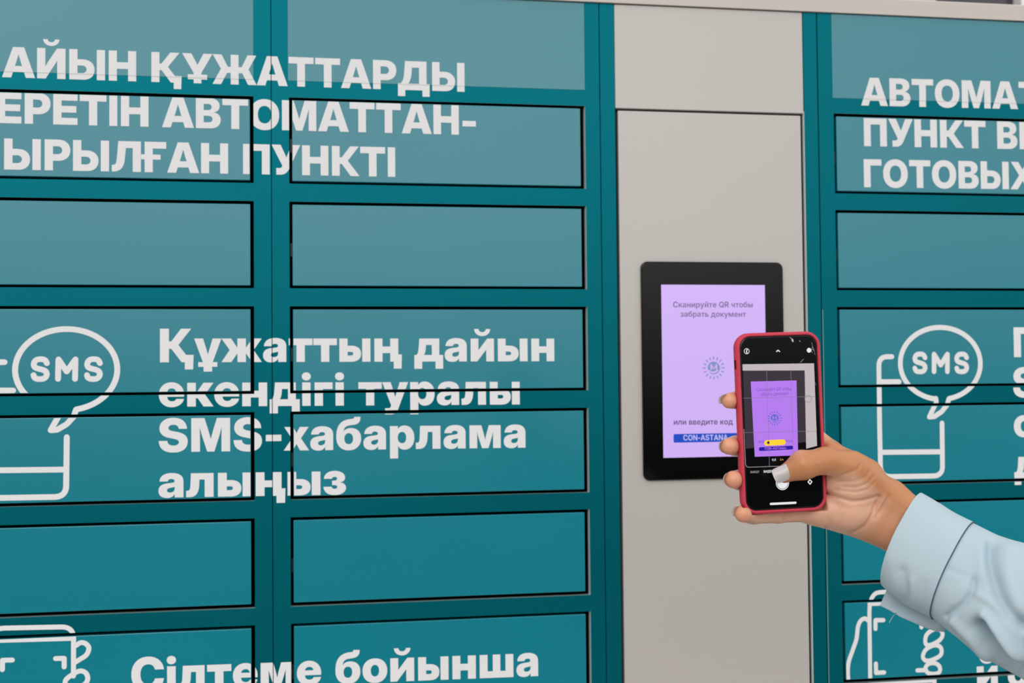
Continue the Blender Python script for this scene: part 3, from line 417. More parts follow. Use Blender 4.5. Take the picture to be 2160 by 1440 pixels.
 'л':(1214,'19,0 19,224 59,224 85,225 109,231 130,241 149,254 165,274 178,299 190,330 200,368 208,412 214,465 219,526 223,596 242,1097 1089,1097 1089,0 815,0 815,875 504,875 489,543 479,423 462,318 437,230 404,158 363,99 314,55 257,25 191,6 116,0'),
 'м':(1621,'125,0 125,1097 540,1097 721,616 733,580 744,542 755,502 765,461 775,420 785,378 794,337 802,296 810,255 818,217 825,180 832,145 791,145 797,179 804,215 812,254 820,294 829,335 838,377 848,419 858,460 868,501 879,541 890,580 902,616 1079,1097 1496,1097 1496,0 1227,0 1227,454 1228,493 1228,533 1229,576 1229,619 1230,664 1231,709 1232,755 1233,801 1234,847 1235,893 1235,937 1236,981 1262,981 1247,919 1230,858 1213,797 1196,737 1178,679 1160,621 1141,564 1121,509 1101,454 925,0 695,0 517,454 497,509 477,566 458,623 439,681 421,740 403,799 386,860 370,920 355,981 384,981 384,939 385,896 386,851 387,806 388,760 389,714 390,668 391,622 392,578 393,535 393,493 393,454 393,0'),
 'н':(1240,'915,677 915,451 324,451 324,677|399,1097 399,0 125,0 125,1097|1115,1097 1115,0 841,0 841,1097'),
 'о':(1226,'613,-23 509,-15 415,9 330,48 256,102 194,168 144,247 107,337 85,436 77,545 85,654 107,754 144,844 194,923 256,989 330,1043 415,1083 509,1107 613,1115 717,1107 811,1083 896,1043 970,989 1032,923 1082,844 1119,754 1141,654 1148,545 1141,436 1119,337 1082,247 1032,168 970,102 896,48 811,9 717,-15|613,199 666,204 713,218 754,243 789,277 818,318 841,366 857,421 867,481 870,545 867,611 857,671 841,725 818,774 789,815 754,848 713,873 666,888 613,893 560,888 513,873 472,849 437,815 408,774 385,726 369,671 359,611 356,545 359,481 369,421 385,366 408,318 437,277 472,243 513,218 560,204'),
 'р':(1259,'125,-418 125,1097 394,1097 394,925 406,925 424,955 446,985 471,1014 501,1042 535,1065 575,1086 619,1101 669,1111 725,1114 809,1107 886,1084 958,1047 1022,996 1077,932 1121,854 1155,764 1175,661 1182,548 1175,435 1155,333 1123,243 1079,164 1024,99 960,48 888,10 809,-13 723,-20 669,-17 620,-8 576,8 537,28 503,52 473,79 447,109 425,140 407,171 399,171 399,-418|649,203 700,208 746,223 786,247 821,279 850,320 873,368 889,422 899,483 902,548 899,614 889,674 873,728 850,776 821,815 787,848 746,872 700,886 649,891 597,886 551,872 510,848 474,816 445,776 421,729 404,675 394,615 391,548 394,482 404,422 422,367 445,319 475,279 510,247 551,223 597,208'),
 'т':(1023,'375,0 375,875 19,875 19,1097 1004,1097 1004,875 649,875 649,0'),
 'у':(1183,'126,-404 169,-191 234,-197 267,-201 297,-202 324,-198 348,-190 369,-178 388,-160 403,-137 416,-109 425,-76 446,-1 29,1097 320,1097 514,520 535,452 555,383 572,315 588,247 605,177 623,106 552,106 570,177 588,247 606,316 625,384 645,452 667,520 867,1097 1154,1097 679,-149 655,-205 627,-255 596,-299 560,-336 520,-367 475,-392 425,-409 369,-420 307,-423 273,-423 239,-421 207,-418 177,-414 150,-409'),
 'ч':(1203,'617,319 471,331 350,365 253,422 182,503 140,607 125,734 125,1097 399,1097 399,737 405,674 424,625 455,589 497,564 551,550 617,545 672,547 726,552 779,562 831,575 886,590 943,609 943,383 914,372 883,362 848,352 812,342 774,335 735,328 695,323 656,320|804,0 804,1097 1077,1097 1077,0'),
 'ы':(1579,'311,743 639,743 727,738 807,723 878,697 940,662 991,619 1031,567 1061,509 1079,444 1085,372 1079,302 1061,237 1031,178 990,126 939,83 878,47 807,21 727,5 639,0 125,0 125,1097 399,1097 399,223 636,223 687,227 731,241 768,263 795,293 812,329 817,370 812,414 795,450 768,481 731,503 687,517 636,521 311,521|1180,0 1180,1097 1454,1097 1454,0'),
 'ь':(1162,'311,743 639,743 727,738 807,723 878,697 940,662 991,619 1031,567 1061,509 1079,444 1085,372 1079,302 1061,237 1031,178 990,126 939,83 878,47 807,21 727,5 639,0 125,0 125,1097 399,1097 399,223 636,223 687,227 731,241 768,263 795,293 812,329 817,370 812,414 795,450 768,481 731,503 687,517 636,521 311,521'),
}


GH, GS = decode(GLYPH_HEAVY), decode(GLYPH_SEMI)
for G_ in (GH, GS):                                   # a tighter hyphen
    a_, c_ = G_['-']
    G_['-'] = (a_ - 420, [[(x - 210, y) for x, y in q] for q in c_])


def text_contours(G, text, x0, x1, base, cap, slope=0.0, last=None):
    """contours of a line of text set between x0 and x1 (ink edges), cap height cap"""
    pen, items, lo, hi = 0.0, [], None, None
    for i, ch in enumerate(text):
        a, cs = G[ch]
        if cs:
            xs = [p[0] for q in cs for p in q]
            if lo is None:
                lo = pen + min(xs)
            if last is None or i <= last:
                hi = pen + max(xs)
            items.append((pen, cs))
        pen += a
    sx = (x1 - x0) / (hi - lo)
    sy = cap / 1490.0
    return [[[(x0 + (pn + p[0] - lo) * sx, base + p[1] * sy + slope * (pn + p[0] - lo) * sx) for p in q] for q in cs]
            for pn, cs in items]


def clip_tri(tri, r):
    x0, x1, z0, z1 = r
    P = tri
    for ax, lim, sg in ((0, x0, 1), (0, x1, -1), (1, z0, 1), (1, z1, -1)):
        if not P:
            return []
        out = []
        for a, b in zip(P, P[1:] + P[:1]):
            da, db = (a[ax] - lim) * sg, (b[ax] - lim) * sg
            if da >= 0:
                out.append(a)
            if (da > 0 > db) or (da < 0 < db):
                t = da / (da - db)
                out.append((a[0] + (b[0] - a[0]) * t, a[1] + (b[1] - a[1]) * t))
        P = out
    return P


def flat_mesh(name, polys, y, m, parent, to_world=None):
    """polys in front-plane mm -> one mesh facing the viewer"""
    vs, fs, idx = [], [], {}
    for P in polys:
        f = []
        for p in P:
            k = (round(p[0], 4), round(p[1], 4))
            if k not in idx:
                idx[k] = len(vs)
                vs.append(to_world(p[0], p[1], y) if to_world else W(p[0], p[1], y))
            if not f or f[-1] != idx[k]:
                f.append(idx[k])
        if len(f) > 2 and f[0] == f[-1]:
            f.pop()
        if len(f) > 2 and len(set(f)) == len(f):
            fs.append(f)
    me = bpy.data.meshes.new(name)
    me.from_pydata([tuple(v) for v in vs], [], fs)
    me.update()
    return link(name, me, m, parent)

# ------------------------------------------------------------------ setting
bm = bmesh.new()
bm_box(bm, -8, 8, -3.4, 8, -0.2, 0.0)
tag(from_bm('floor', bm, M['paving']), kind='structure')  # ground out of view, kept pale to bounce light up onto hand and sleeve
bm = bmesh.new()
bm_box(bm, -14, 14, -16, -3.4, -0.35, -0.12)
tag(from_bm('unseen_dark_ground', bm, M['ground']), kind='structure')  # unseen dark ground added to keep low reflections in the doors dark
YB = 1.6
bm = bmesh.new()
bm_box(bm, -8, 1.782, YB, YB + 0.3, 0, 5.5)
bm_box(bm, 2.20, 8, YB, YB + 0.3, 0, 5.5)
bm_box(bm, 1.782, 2.20, YB, YB + 0.3, 0, 1.2)
bm_box(bm, 1.782, 2.20, YB, YB + 0.3, 4.2, 5.5)
tag(from_bm('wall_back', bm, M['wall']), kind='structure')
win = empty('window_1', (1.99, YB + 0.1, 1.2))
tag(win, kind='structure')
bm = bmesh.new()
bm_box(bm, 1.784, 2.052, YB + 0.06, YB + 0.08, 1.202, 4.198)
o = from_bm('pane', bm, M['pane'], win)
o.matrix_parent_inverse = Matrix.Translation(-win.location)
bm = bmesh.new()
bm_box(bm, 2.054, 2.198, YB + 0.02, YB + 0.12, 1.202, 4.198, 0.004)
o = from_bm('window_frame', bm, M['white'], win)
o.matrix_parent_inverse = Matrix.Translation(-win.location)

# ------------------------------------------------------------------ the row of parcel lockers
ZTOP, ZBOT = 505.0, -1498.0
PITCHZ = 133.7
NROW = 8
GAP = 3.7
rows = [(366.0 - PITCHZ * i, 366.0 - PITCHZ * i - 110.8) for i in range(NROW)]
DECAL_Y = -0.00025
targets = []                                    # (parent, y, rects) that carry lettering


def frame_mesh(name, x0, x1, holes, panel, m, parent, depth=0.5, zc=ZTOP):
    """sheet-metal front with real openings, folded light edges, and the carcass behind it"""
    bm = bmesh.new()
    hs = []
    for (a, b, t, u) in holes:
        hs.append((a, b, u, t))
    if panel:
        hs.append((panel[0], panel[1], panel[2], panel[3]))
    xs = sorted({x0, x1} | {h[0] for h in hs} | {h[1] for h in hs})
    zs = sorted({ZBOT, zc} | {h[2] for h in hs} | {h[3] for h in hs})
    vid = {}

    def V(x, z, y=0.0):
        k = (round(x, 3), round(z, 3), round(y, 5))
        if k not in vid:
            vid[k] = bm.verts.new(W(x, z, y))
        return vid[k]

    def F(vs, mi=0):
        f = bm.faces.new(vs)
        f.material_index = mi

    for xa, xb in zip(xs, xs[1:]):
        for za, zb in zip(zs, zs[1:]):
            cx, cz = (xa + xb) / 2, (za + zb) / 2
            if any(h[0] < cx < h[1] and h[2] < cz < h[3] for h in hs):
                continue
            F([V(xa, za), V(xb, za), V(xb, zb), V(xa, zb)])
    dpt = 0.045
    for (a, b, t, u), h in zip(holes, hs):
        # folded sheet edges: pale returns on right and sill, lit look in their colour, then the dark inside
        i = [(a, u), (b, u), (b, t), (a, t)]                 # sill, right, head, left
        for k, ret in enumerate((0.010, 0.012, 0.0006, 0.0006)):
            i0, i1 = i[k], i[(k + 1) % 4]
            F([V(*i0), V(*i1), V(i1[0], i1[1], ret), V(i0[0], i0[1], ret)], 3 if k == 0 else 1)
            F([V(i0[0], i0[1], ret), V(i1[0], i1[1], ret), V(i1[0], i1[1], dpt), V(i0[0], i0[1], dpt)], 2)
        F([V(i[3][0], i[3][1], dpt), V(i[2][0], i[2][1], dpt), V(i[1][0], i[1][1], dpt), V(i[0][0], i[0][1], dpt)], 2)
    if panel:
        h = panel
        i = [(h[0], h[2]), (h[1], h[2]), (h[1], h[3]), (h[0], h[3])]
        for k in range(4):
            i0, i1 = i[k], i[(k + 1) % 4]
            F([V(i0[0], i0[1]), V(i1[0], i1[1]), V(i1[0], i1[1], 0.010), V(i0[0], i0[1], 0.010)], 2)
        F([V(q[0], q[1], 0.010) for q in reversed(i)], 2)
    # carcass: sides, top, bottom, back
    b = [(x0, ZBOT), (x1, ZBOT), (x1, zc), (x0, zc)]
    for k in range(4):
        p, q = b[k], b[(k + 1) % 4]
        F([V(*p), V(*q), V(q[0], q[1], depth), V(p[0], p[1], depth)])
    F([V(q[0], q[1], depth) for q in b])
    me = bpy.data.meshes.new(name)
    # front faces must look towards -y
    bm.normal_update()
    for f in bm.faces:
        if f.material_index == 0 and abs(f.normal.y) > 0.9:
            want = -1 if f.calc_center_median().y < 0.01 else 1
            if f.normal.y * want < 0:
                f.normal_flip()
    bm.to_mesh(me)
    bm.free()
    return link(name, me, m, parent)


def local_parent(o, par):
    o.parent = par
    o.matrix_parent_inverse = Matrix.Translation(-par.location)


def locker(x0, x1, ox0, ox1, label, cat='parcel locker', panel_label=None):
    root = empty('parcel_locker', W((x0 + x1) / 2, ZBOT, 0.25))
    tag(root, label, cat, 'lockers along the row', 'thing')
    orx = ox1 + (2.9 if ox0 > -100 else 0.8)                 # opening edge; the door stops short of it
    sill = [b - max(0.0, -b / 1650.0 * 9.0) for t, b in rows]
    holes = [(ox0, orx, t, q) for (t, b), q in zip(rows, sill)]
    panel = (ox0 - 1.2, orx, 387.3, ZTOP - 1.0)
    fr = frame_mesh('cabinet_frame', x0, x1, holes, panel, [M['frame'], M['edge'], M['dark'], M['sill']], None)
    local_parent(fr, root)
    rects = [(x0, ox0, ZBOT, ZTOP), (orx, x1, ZBOT, ZTOP), (ox0, orx, rows[0][0], 387.3)]
    for q, (t2, b2) in zip(sill, rows[1:]):
        rects.append((ox0, orx, t2, q))
    targets.append((fr, root, DECAL_Y, rects))
    # fixed panel over the doors
    bm = bmesh.new()
    p = panel
    a, b = W(p[0] + 0.02, p[2] + 0.02), W(p[1] - 0.02, p[3] - 0.02)
    bm_box(bm, a.x, b.x, -0.0004, 0.009, a.z, b.z, 0.0001, 1)
    pn = from_bm('top_panel', bm, M['panel'])
    local_parent(pn, root)
    targets.append((pn, root, -0.0004 + DECAL_Y, [(p[0], p[1], p[2], p[3] - 1)]))
    for i, (t, b) in enumerate(rows):
        bm = bmesh.new()
        j = random.uniform(-0.25, 0.25)
        ra = (ox0 + GAP + j, ox1 - GAP + j * 0.5, b + GAP - 0.3, t - GAP + random.uniform(-0.3, 0.3))
        A, B = W(ra[0], ra[2]), W(ra[1], ra[3])
        bm_box(bm, A.x, B.x, 0.0002, 0.018, A.z, B.z, 0.0007, 2)
        d = from_bm('door', bm, M['door'])
        local_parent(d, root)
        # hinge knuckle seen in the left gap
        bm = bmesh.new()
        zc = (t + b) / 2 - 6
        A, B = W(ox0 + 0.6, zc - 9), W(ox0 + GAP + 0.4, zc + 9)
        bm_box(bm, A.x, B.x, 0.004, 0.016, A.z, B.z, 0.0006, 1)
        k = from_bm('hinge', bm, M['plastic'])
        k.parent = d
        targets.append((d, root, 0.0002 + DECAL_Y, [(ra[0] + 0.6, ra[1] - 0.6, ra[2] + 0.6, ra[3] - 0.6)]))
    return root


S1, S2, S3 = -14.2, 416.9, 726.3
lockL = locker(S1 - 430.6, S1 - 0.5, -422.4, -37.2,
               'teal locker column at the left end of the row, left of the column with unbroken heading ends')
lockM = locker(S1 + 0.5, S2 - 0.5, 8.1, 393.6,
               'teal locker column directly left of the beige terminal, every door in view full width')
lockR = locker(S3 + 0.5, S3 + 431, 748.7, 1134.4,
               'teal locker column right of the beige terminal, partly behind the hand and sleeve')
lockL['label'] = 'teal locker column at the left end, its white speech bubble icon nearest the picture edge'

# lighter teal strip painting in the lit edge along the lower part of the seam between the terminal and the next locker
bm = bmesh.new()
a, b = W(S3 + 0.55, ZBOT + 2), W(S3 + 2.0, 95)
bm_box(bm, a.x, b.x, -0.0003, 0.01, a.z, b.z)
es_ = from_bm('lit_edge_strip', bm, mat('lit_teal_edge', (0.10, 0.27, 0.28, 1), 0.5, 0.4))
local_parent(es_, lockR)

# ------------------------------------------------------------------ terminal column
term = empty('pickup_terminal', W((S2 + S3) / 2, ZBOT, 0.25))
tag(term, 'beige terminal column between teal posts, with a black touch screen on its door', 'terminal', kind='thing')
KL, KR = 438.0, 705.2
DT = 364.3                                       # top of the terminal door opening


def post(name, xa, xb):
    bm = bmesh.new()
    a, b = W(xa, ZBOT), W(xb, ZTOP)
    bm_box(bm, a.x, b.x, 0.0, 0.5, a.z, b.z, 0.0006, 1)
    o = from_bm(name, bm, M['frame'])
    local_parent(o, term)


post('post', S2 + 0.5, KL)
post('post', KR + 0.3, S3 - 0.5)
for xa, xb in ((KR - 0.3, KR + 0.2),):                  # pale strip: lit side face of the right post put into colour
    bm = bmesh.new()
    a, b = W(xa, ZBOT), W(xb, DT + 3)
    bm_box(bm, a.x, b.x, -0.0001, 0.0065, a.z, b.z)
    local_parent(from_bm('lit_edge_strip', bm, M['edge']), term)
bm = bmesh.new()
a, b = W(KL + 0.2, DT), W(KR - 0.4, ZTOP - 0.6)
bm_box(bm, a.x, b.x, -0.0003, 0.5, a.z, b.z, 0.0007, 1)
local_parent(from_bm('fixed_panel', bm, M['beige']), term)
bm = bmesh.new()
a, b = W(KL + 0.3, ZBOT + 1), W(KR - 0.4, DT - 0.3)
bm_box(bm, a.x, b.x, 0.03, 0.499, a.z, b.z)
local_parent(from_bm('carcass', bm, M['dark']), term)
bm = bmesh.new()
a, b = W(KL + 3.7, ZBOT + 4), W(KR - 4.9, DT - 3.0)
bm_box(bm, a.x, b.x, 0.0, 0.020, a.z, b.z, 0.0009, 2)
kdoor = from_bm('door', bm, M['beige'])
local_parent(kdoor, term)


def rrect(x0, x1, z0, z1, r, n=8):
    P = []
    for cx, cz, a0 in ((x1 - r, z1 - r, 0), (x0 + r, z1 - r, 90), (x0 + r, z0 + r, 180), (x1 - r, z0 + r, 270)):
        for k in range(n + 1):
            a = math.radians(a0 + 90.0 * k / n)
            P.append((cx + r * math.cos(a), cz + r * math.sin(a)))
    return P


def loft(name, loops, m, parent=None, cap0=True, cap1=True, smooth=False):
    bm = bmesh.new()
    R = [[bm.verts.new(p) for p in L] for L in loops]
    n = len(R[0])
    for A, B in zip(R, R[1:]):
        for k in range(n):
            bm.faces.new([A[k], A[(k + 1) % n], B[(k + 1) % n], B[k]])
    if cap0:
        bm.faces.new(R[0])
    if cap1:
        bm.faces.new(R[-1])
    o = from_bm(name, bm, m, None, smooth)
    if parent is not None:
        local_parent(o, parent)
    return o


# touch screen standing a little proud of the door
mx0, mx1, mz0, mz1 = 469.9, 669.6, -133.0, 158.8
prof = [(0.3, 0.0), (0.0, -0.0005), (0.0, -0.0032), (0.5, -0.0042), (1.6, -0.0048)]
mon = loft('touch_screen', [[W(x, z, y) for x, z in rrect(mx0 + i, mx1 - i, mz0 + i, mz1 - i, 9 - i * 0.6)] for i, y in prof],
           M['bezel'], term, cap0=False)
tag(mon, 'black touch screen with lilac display')
SY = -0.0048
dx0, dx1, dz0, dz1 = 497.0, 642.8, -103.0, 127.8


def sub(name, polys, y, m, par, root):
    o = flat_mesh(name, polys, y, m, None)
    o.parent = par
    o.matrix_parent_inverse = par.matrix_parent_inverse.copy() if par.parent else Matrix()
    return o


def parent_keep(o, par):
    """parent o (built in world coordinates) under par, whose own chain is a pure translation"""
    bpy.context.view_layer.update()
    o.parent = par
    o.matrix_parent_inverse = par.matrix_world.inverted()


def on_screen(name, contours, lift, m):
    tr = []
    for c in contours:
        tr += fill(c)
    o = flat_mesh(name, tr, SY - 0.0002 - lift, m, None)
    parent_keep(o, mon)
    return o


on_screen('display', [[[(dx0, dz0), (dx1, dz0), (dx1, dz1), (dx0, dz1)]]], 0.0, M['lcd'])


def lines_on_screen(specs):
    out = []
    for text, xa, xb, ya, yb, cap in specs:
        (x0, z0), (x1, z1) = wall_pt(xa, ya), wall_pt(xb, yb)
        out += text_contours(GS, text, x0, x1, z0, cap, (z1 - z0) / (x1 - x0))
    return out


on_screen('display_text', lines_on_screen([('Сканируйте QR чтобы', 1417.5, 1585, 648.5, 648.5, 7.6),
                                           ('забрать документ', 1433, 1571, 668.3, 668.6, 7.6)]), 0.0001, M['lcdtext'])
M['lcdink'] = mat('display_dark_text', srgb(40, 30, 60), 0.3, 0.2, emit=srgb(92, 74, 120), estr=0.8)
on_screen('display_text', lines_on_screen([('или введите код', 1419, 1543, 895.3, 894.6, 7.6)]), 0.0001, M['lcdink'])
b0, b1 = wall_pt(1418.5, 933), wall_pt(1586, 912)
on_screen('code_bar', [[rrect(b0[0], b1[0], b0[1], b1[1], 1.6, 4)]], 0.0001, M['lcdblue'])
on_screen('code_text', lines_on_screen([('CON-ASTANA-', 1439, 1538, 928.3, 927.6, 7.4)]), 0.0002, M['lcdlight'])
# sun emblem with an M in the middle of the display
ex, ez = wall_pt(1503, 776)


def sun_emblem(ex, ez, R):
    cs = []
    for k in range(16):
        a = 2 * math.pi * k / 16
        cs.append(stroke([(ex + 1.38 * R * math.cos(a), ez + 1.38 * R * math.sin(a)),
                          (ex + 1.72 * R * math.cos(a), ez + 1.72 * R * math.sin(a))], 0.2 * R, n=6))
    disc = [(ex + R * math.cos(2 * math.pi * k / 36), ez + R * math.sin(2 * math.pi * k / 36)) for k in range(36)]
    cs.append([disc])
    inner = []
    inner += stroke([(ex - .42 * R, ez - .15 * R), (ex - .42 * R, ez + .5 * R)], 0.26 * R, n=8)
    inner += stroke([(ex + .42 * R, ez - .15 * R), (ex + .42 * R, ez + .5 * R)], 0.26 * R, n=8)
    inner += stroke(smooth_path([(ex - .8 * R, ez - .42 * R), (ex - .4 * R, ez - .62 * R), (ex + .1 * R, ez - .66 * R),
                                 (ex + .6 * R, ez - .38 * R)], 5), 0.26 * R, n=8)
    inner += stroke([(ex - .3 * R, ez + .3 * R), (ex, ez - .1 * R), (ex + .3 * R, ez + .3 * R)], 0.13 * R, n=8)
    return cs, [inner]


em, emi = sun_emblem(ex, ez, 8.6)
on_screen('emblem', em, 0.0001, M['lcdlogo'])
on_screen('emblem', emi, 0.0002, M['lcd'])

# beige cornice over the whole row
bm = bmesh.new()
prof = [(-0.004, 505.4), (-0.004, 526.8), (-0.0025, 528.3), (0.50, 528.3), (0.50, 505.4)]
L = [[W(x, z, y) for y, z in prof] for x in (-470, 1185)]
va = [[bm.verts.new(p) for p in l] for l in L]
for k in range(5):
    bm.faces.new([va[0][k], va[0][(k + 1) % 5], va[1][(k + 1) % 5], va[1][k]])
bm.faces.new(va[0])
bm.faces.new(list(reversed(va[1])))
co = from_bm('cornice', bm, M['cornice'])
tag(co, 'long beige cornice strip running along the top of the lockers', 'cornice', kind='thing')

# ------------------------------------------------------------------ lettering and pictograms
HEAD = 38.6
TXT = []                                          # one entry (list of letters) for each line of text


def line(text, pa, pb, cap, last=None):
    (x0, z0), (x1, z1) = wall_pt(*pa), wall_pt(*pb)
    TXT.append(text_contours(GH, text, x0, x1, z0, cap, (z1 - z0) / (x1 - x0), last))


line('АЙЫН ҚҰЖАТТАРДЫ', (4.3, 162.7), (980, 193.7), 37.8)
xe = wall_pt(42.5, 260.3)[0]
line('ЕРЕТІН АВТОМАТТАН-', (-7, 259.2), (1004, 285.0), 38.6)
line('ЫРЫЛҒАН ПУНКТІ', (8.6, 357.3), (833.8, 373.0), 38.4)
line('Құжаттың дайын', (337.4, 763.9), (1169.4, 761.5), 42.0)
line('екендігі туралы', (335, 857.6), (1096.5, 852.8), 42.0)
line('SMS-хабарлама', (335, 953.4), (1108.6, 943.8), 42.0)
line('алыңыз', (334.3, 1049.4), (730, 1042.7), 42.0)
line('Сілтеме бойынша', (277, 1459), (1135.3, 1425.3), 42.0)
line('АВТОМАТ', (1816.4, 222.4), (2089.7, 228.8), 39.0, last=4)
line('ПУНКТ ВЫ', (1822.7, 308), (2079.6, 313.2), 39.0, last=4)
line('ГОТОВЫХ', (1822.7, 394.7), (2128.4, 399.0), 39.0, last=5)
for ch, px, py, w in (('П', 2139, 753, 0), ('S', 2137.5, 838, 0), ('о', 2139, 921.5, 0), ('д', 2139.8, 1008.5, 0)):
    x0, z0 = wall_pt(px, py)
    a, cs = GH[ch]
    xs = [p[0] for q in cs for p in q]
    TXT.append(text_contours(GH, ch, x0, x0 + (max(xs) - min(xs)) / 1490 * 42.0, z0, 42.0))
x0, z0 = wall_pt(2061, 1451)
x1 = wall_pt(2105, 1451)[0]
TXT.append(text_contours(GH, 'й', x0, x1, z0, 42.0))
x0, z0 = wall_pt(2126, 1448)
TXT.append(text_contours(GH, 'с', x0, x0 + 30, z0, 42.0))

PIC = []                                          # strokes of the pictograms, in front-plane mm
DX = -1164.0                                      # the same sticker repeats on the left column


def q5(u, v):
    return wall_pt(1760 + u / 3.2725, 620 + v / 3.2725)


def q7(u, v):
    return wall_pt(1740 + u / 6.0, 1200 + v / 6.0)


def q9(u, v):
    return wall_pt(u / 9.6, 1290 + v / 9.6)


# speech bubble
cx, cz = q5(733, 478)
rxx = abs(q5(1010, 478)[0] - q5(457, 478)[0]) / 2
tz = q5(733, 230)[1]
rzz = abs(tz - cz) * 1.0
a0, a1 = math.radians(-78), math.radians(262)
arc = [(cx + rxx * math.cos(a0 + (a1 - a0) * k / 56), cz + rzz * 1.0 * math.sin(a0 + (a1 - a0) * k / 56)) for k in range(57)]
tail = [q5(700, 720), q5(703, 748), q5(690, 775), q5(655, 848), q5(690, 845), q5(740, 812), q5(778, 765), q5(790, 722)]
SW = 7.0
PICS = [stroke([q5(790, 722)] + arc, SW), stroke([arc[-1], q5(700, 720)], SW), stroke(tail, SW)]
sg = [(.97, .2), (.86, .06), (.68, 0), (.35, 0), (.14, .07), (.03, .22), (.08, .38), (.28, .46), (.72, .54), (.93, .64),
      (.98, .8), (.86, .94), (.65, 1), (.33, 1), (.12, .94), (.03, .8)]
mg = [(0, 1), (0, 0), (.5, .62), (1, 0), (1, 1)]
for u0, u1, g in ((553, 628, sg), (688, 780, mg), (842, 915, sg)):
    pth = [q5(u0 + (u1 - u0) * a, 415 + 120 * b) for a, b in (smooth_path(g, 3) if g is sg else g)]
    PICS.append(stroke(pth, 6.9))


def corner(p, c, q, n=6):
    """quadratic corner from p over c to q"""
    p, c, q = Vector(p), Vector(c), Vector(q)
    return [tuple((1 - t) ** 2 * p + 2 * t * (1 - t) * c + t * t * q) for t in [k / n for k in range(n + 1)]]


ph = [q5(397, 432)] + corner(q5(362, 432), q5(305, 435), q5(307, 500)) + [q5(312, 900)] + \
    corner(q5(318, 1185), q5(319, 1258), q5(385, 1260)) + corner(q5(690, 1255), q5(750, 1250), q5(746, 1180)) + [q5(743, 890)]
PICS += [stroke(ph, SW), stroke([q5(307, 605), q5(447, 605)], SW), stroke([q5(318, 1092), q5(745, 1088)], SW)]
# hand holding a phone with scan brackets
QW = 5.9
pl = corner(q7(563, 560), q7(560, 300), q7(690, 292))
SMS_R = list(PICS)
QR_R = [stroke([q7(575, 1500), q7(563, 560)] + pl + corner(q7(1230, 262), q7(1380, 255), q7(1384, 430)) + [q7(1385, 740)], QW),
        stroke([q7(1385, 1340), q7(1386, 1500)], QW),
        stroke([q7(563, 440), q7(1384, 402)], QW),
        stroke([q7(1110, 628), q7(1220, 624), q7(1222, 735)], QW),
        stroke([q7(740, 645), q7(640, 645), q7(640, 755)], QW),
        stroke([q7(645, 1195), q7(648, 1312), q7(750, 1306)], QW),
        stroke(smooth_path([q7(310, 1500), q7(290, 1330), q7(300, 1180), q7(350, 1030), q7(400, 880), q7(418, 730),
                            q7(455, 650), q7(510, 625), q7(560, 660)], 4), QW),
        stroke(smooth_path([q7(1270, 900), q7(1290, 825), q7(1370, 765), q7(1450, 760), q7(1490, 820), q7(1455, 895),
                            q7(1350, 955), q7(1285, 955)], 4, True), QW),
        stroke(smooth_path([q7(1242, 1085), q7(1285, 1010), q7(1390, 962), q7(1465, 990), q7(1472, 1075), q7(1400, 1130),
                            q7(1300, 1160), q7(1250, 1135)], 4, True), QW),
        stroke(smooth_path([q7(1270, 1260), q7(1310, 1200), q7(1395, 1190), q7(1452, 1235), q7(1450, 1300), q7(1390, 1325),
                            q7(1310, 1315)], 4, True), QW),
        stroke([q7(1170, 1280), q7(1280, 1276)], QW),
        stroke([q7(585, 1440), q7(1385, 1405)], QW)]
QR_L = [stroke([q9(-150, 1900), q9(-155, 560)] + corner(q9(-155, 520), q9(-150, 330), q9(100, 328)) +
               corner(q9(1240, 305), q9(1480, 300), q9(1490, 520)) + [q9(1488, 1300)], QW),
        stroke([q9(-155, 582), q9(1490, 535)], QW),
        stroke([q9(1125, 945), q9(1300, 940), q9(1300, 1115)], QW),
        stroke([q9(250, 975), q9(50, 980), q9(48, 1170)], QW),
        stroke(smooth_path([q9(1540, 680), q9(1640, 622), q9(1745, 650), q9(1800, 740), q9(1750, 870), q9(1620, 960),
                            q9(1500, 1035)], 4), QW),
        stroke(smooth_path([q9(1320, 1450), q9(1335, 1375), q9(1420, 1300), q9(1540, 1225), q9(1645, 1195), q9(1740, 1240),
                            q9(1778, 1340), q9(1740, 1440), q9(1620, 1520), q9(1480, 1590), q9(1360, 1560)], 4, True), QW)]
# merge each sticker so that overlapping strokes become one sheet
PIC = [sum(SMS_R, []), sum(QR_R, []), [[(x + DX, z) for x, z in c] for c in sum(SMS_R, [])], sum(QR_L, [])]


def apply_decal(name, shapes, rail_from=None):
    tris = []
    for cs in shapes:
        tris += fill(cs)
    T = np.array([[min(p[0] for p in t), max(p[0] for p in t), min(p[1] for p in t), max(p[1] for p in t)] for t in tris])
    bpy.context.view_layer.update()
    for par, root, y, rects in targets:
        out = []
        for r in rects:
            if rail_from is not None and par.name.startswith('cabinet_frame'):
                r = (max(r[0], rail_from),) + tuple(r[1:])
            ok = (T[:, 1] > r[0]) & (T[:, 0] < r[1]) & (T[:, 3] > r[2]) & (T[:, 2] < r[3])
            for i in np.nonzero(ok)[0]:
                P = clip_tri(tris[i], r)
                if len(P) > 2:
                    out.append(P)
        if out:
            o = flat_mesh(name, out, y, M['vinyl'], None)
            parent_keep(o, par)


for t_ in TXT:
    apply_decal('lettering', t_)
xg = wall_pt(147, 850)[0]
for k_, p_ in enumerate(PIC):
    # on the left column the lower left of the bubble has come off the rail
    apply_decal('pictogram', [p_], xg if k_ == 2 else None)

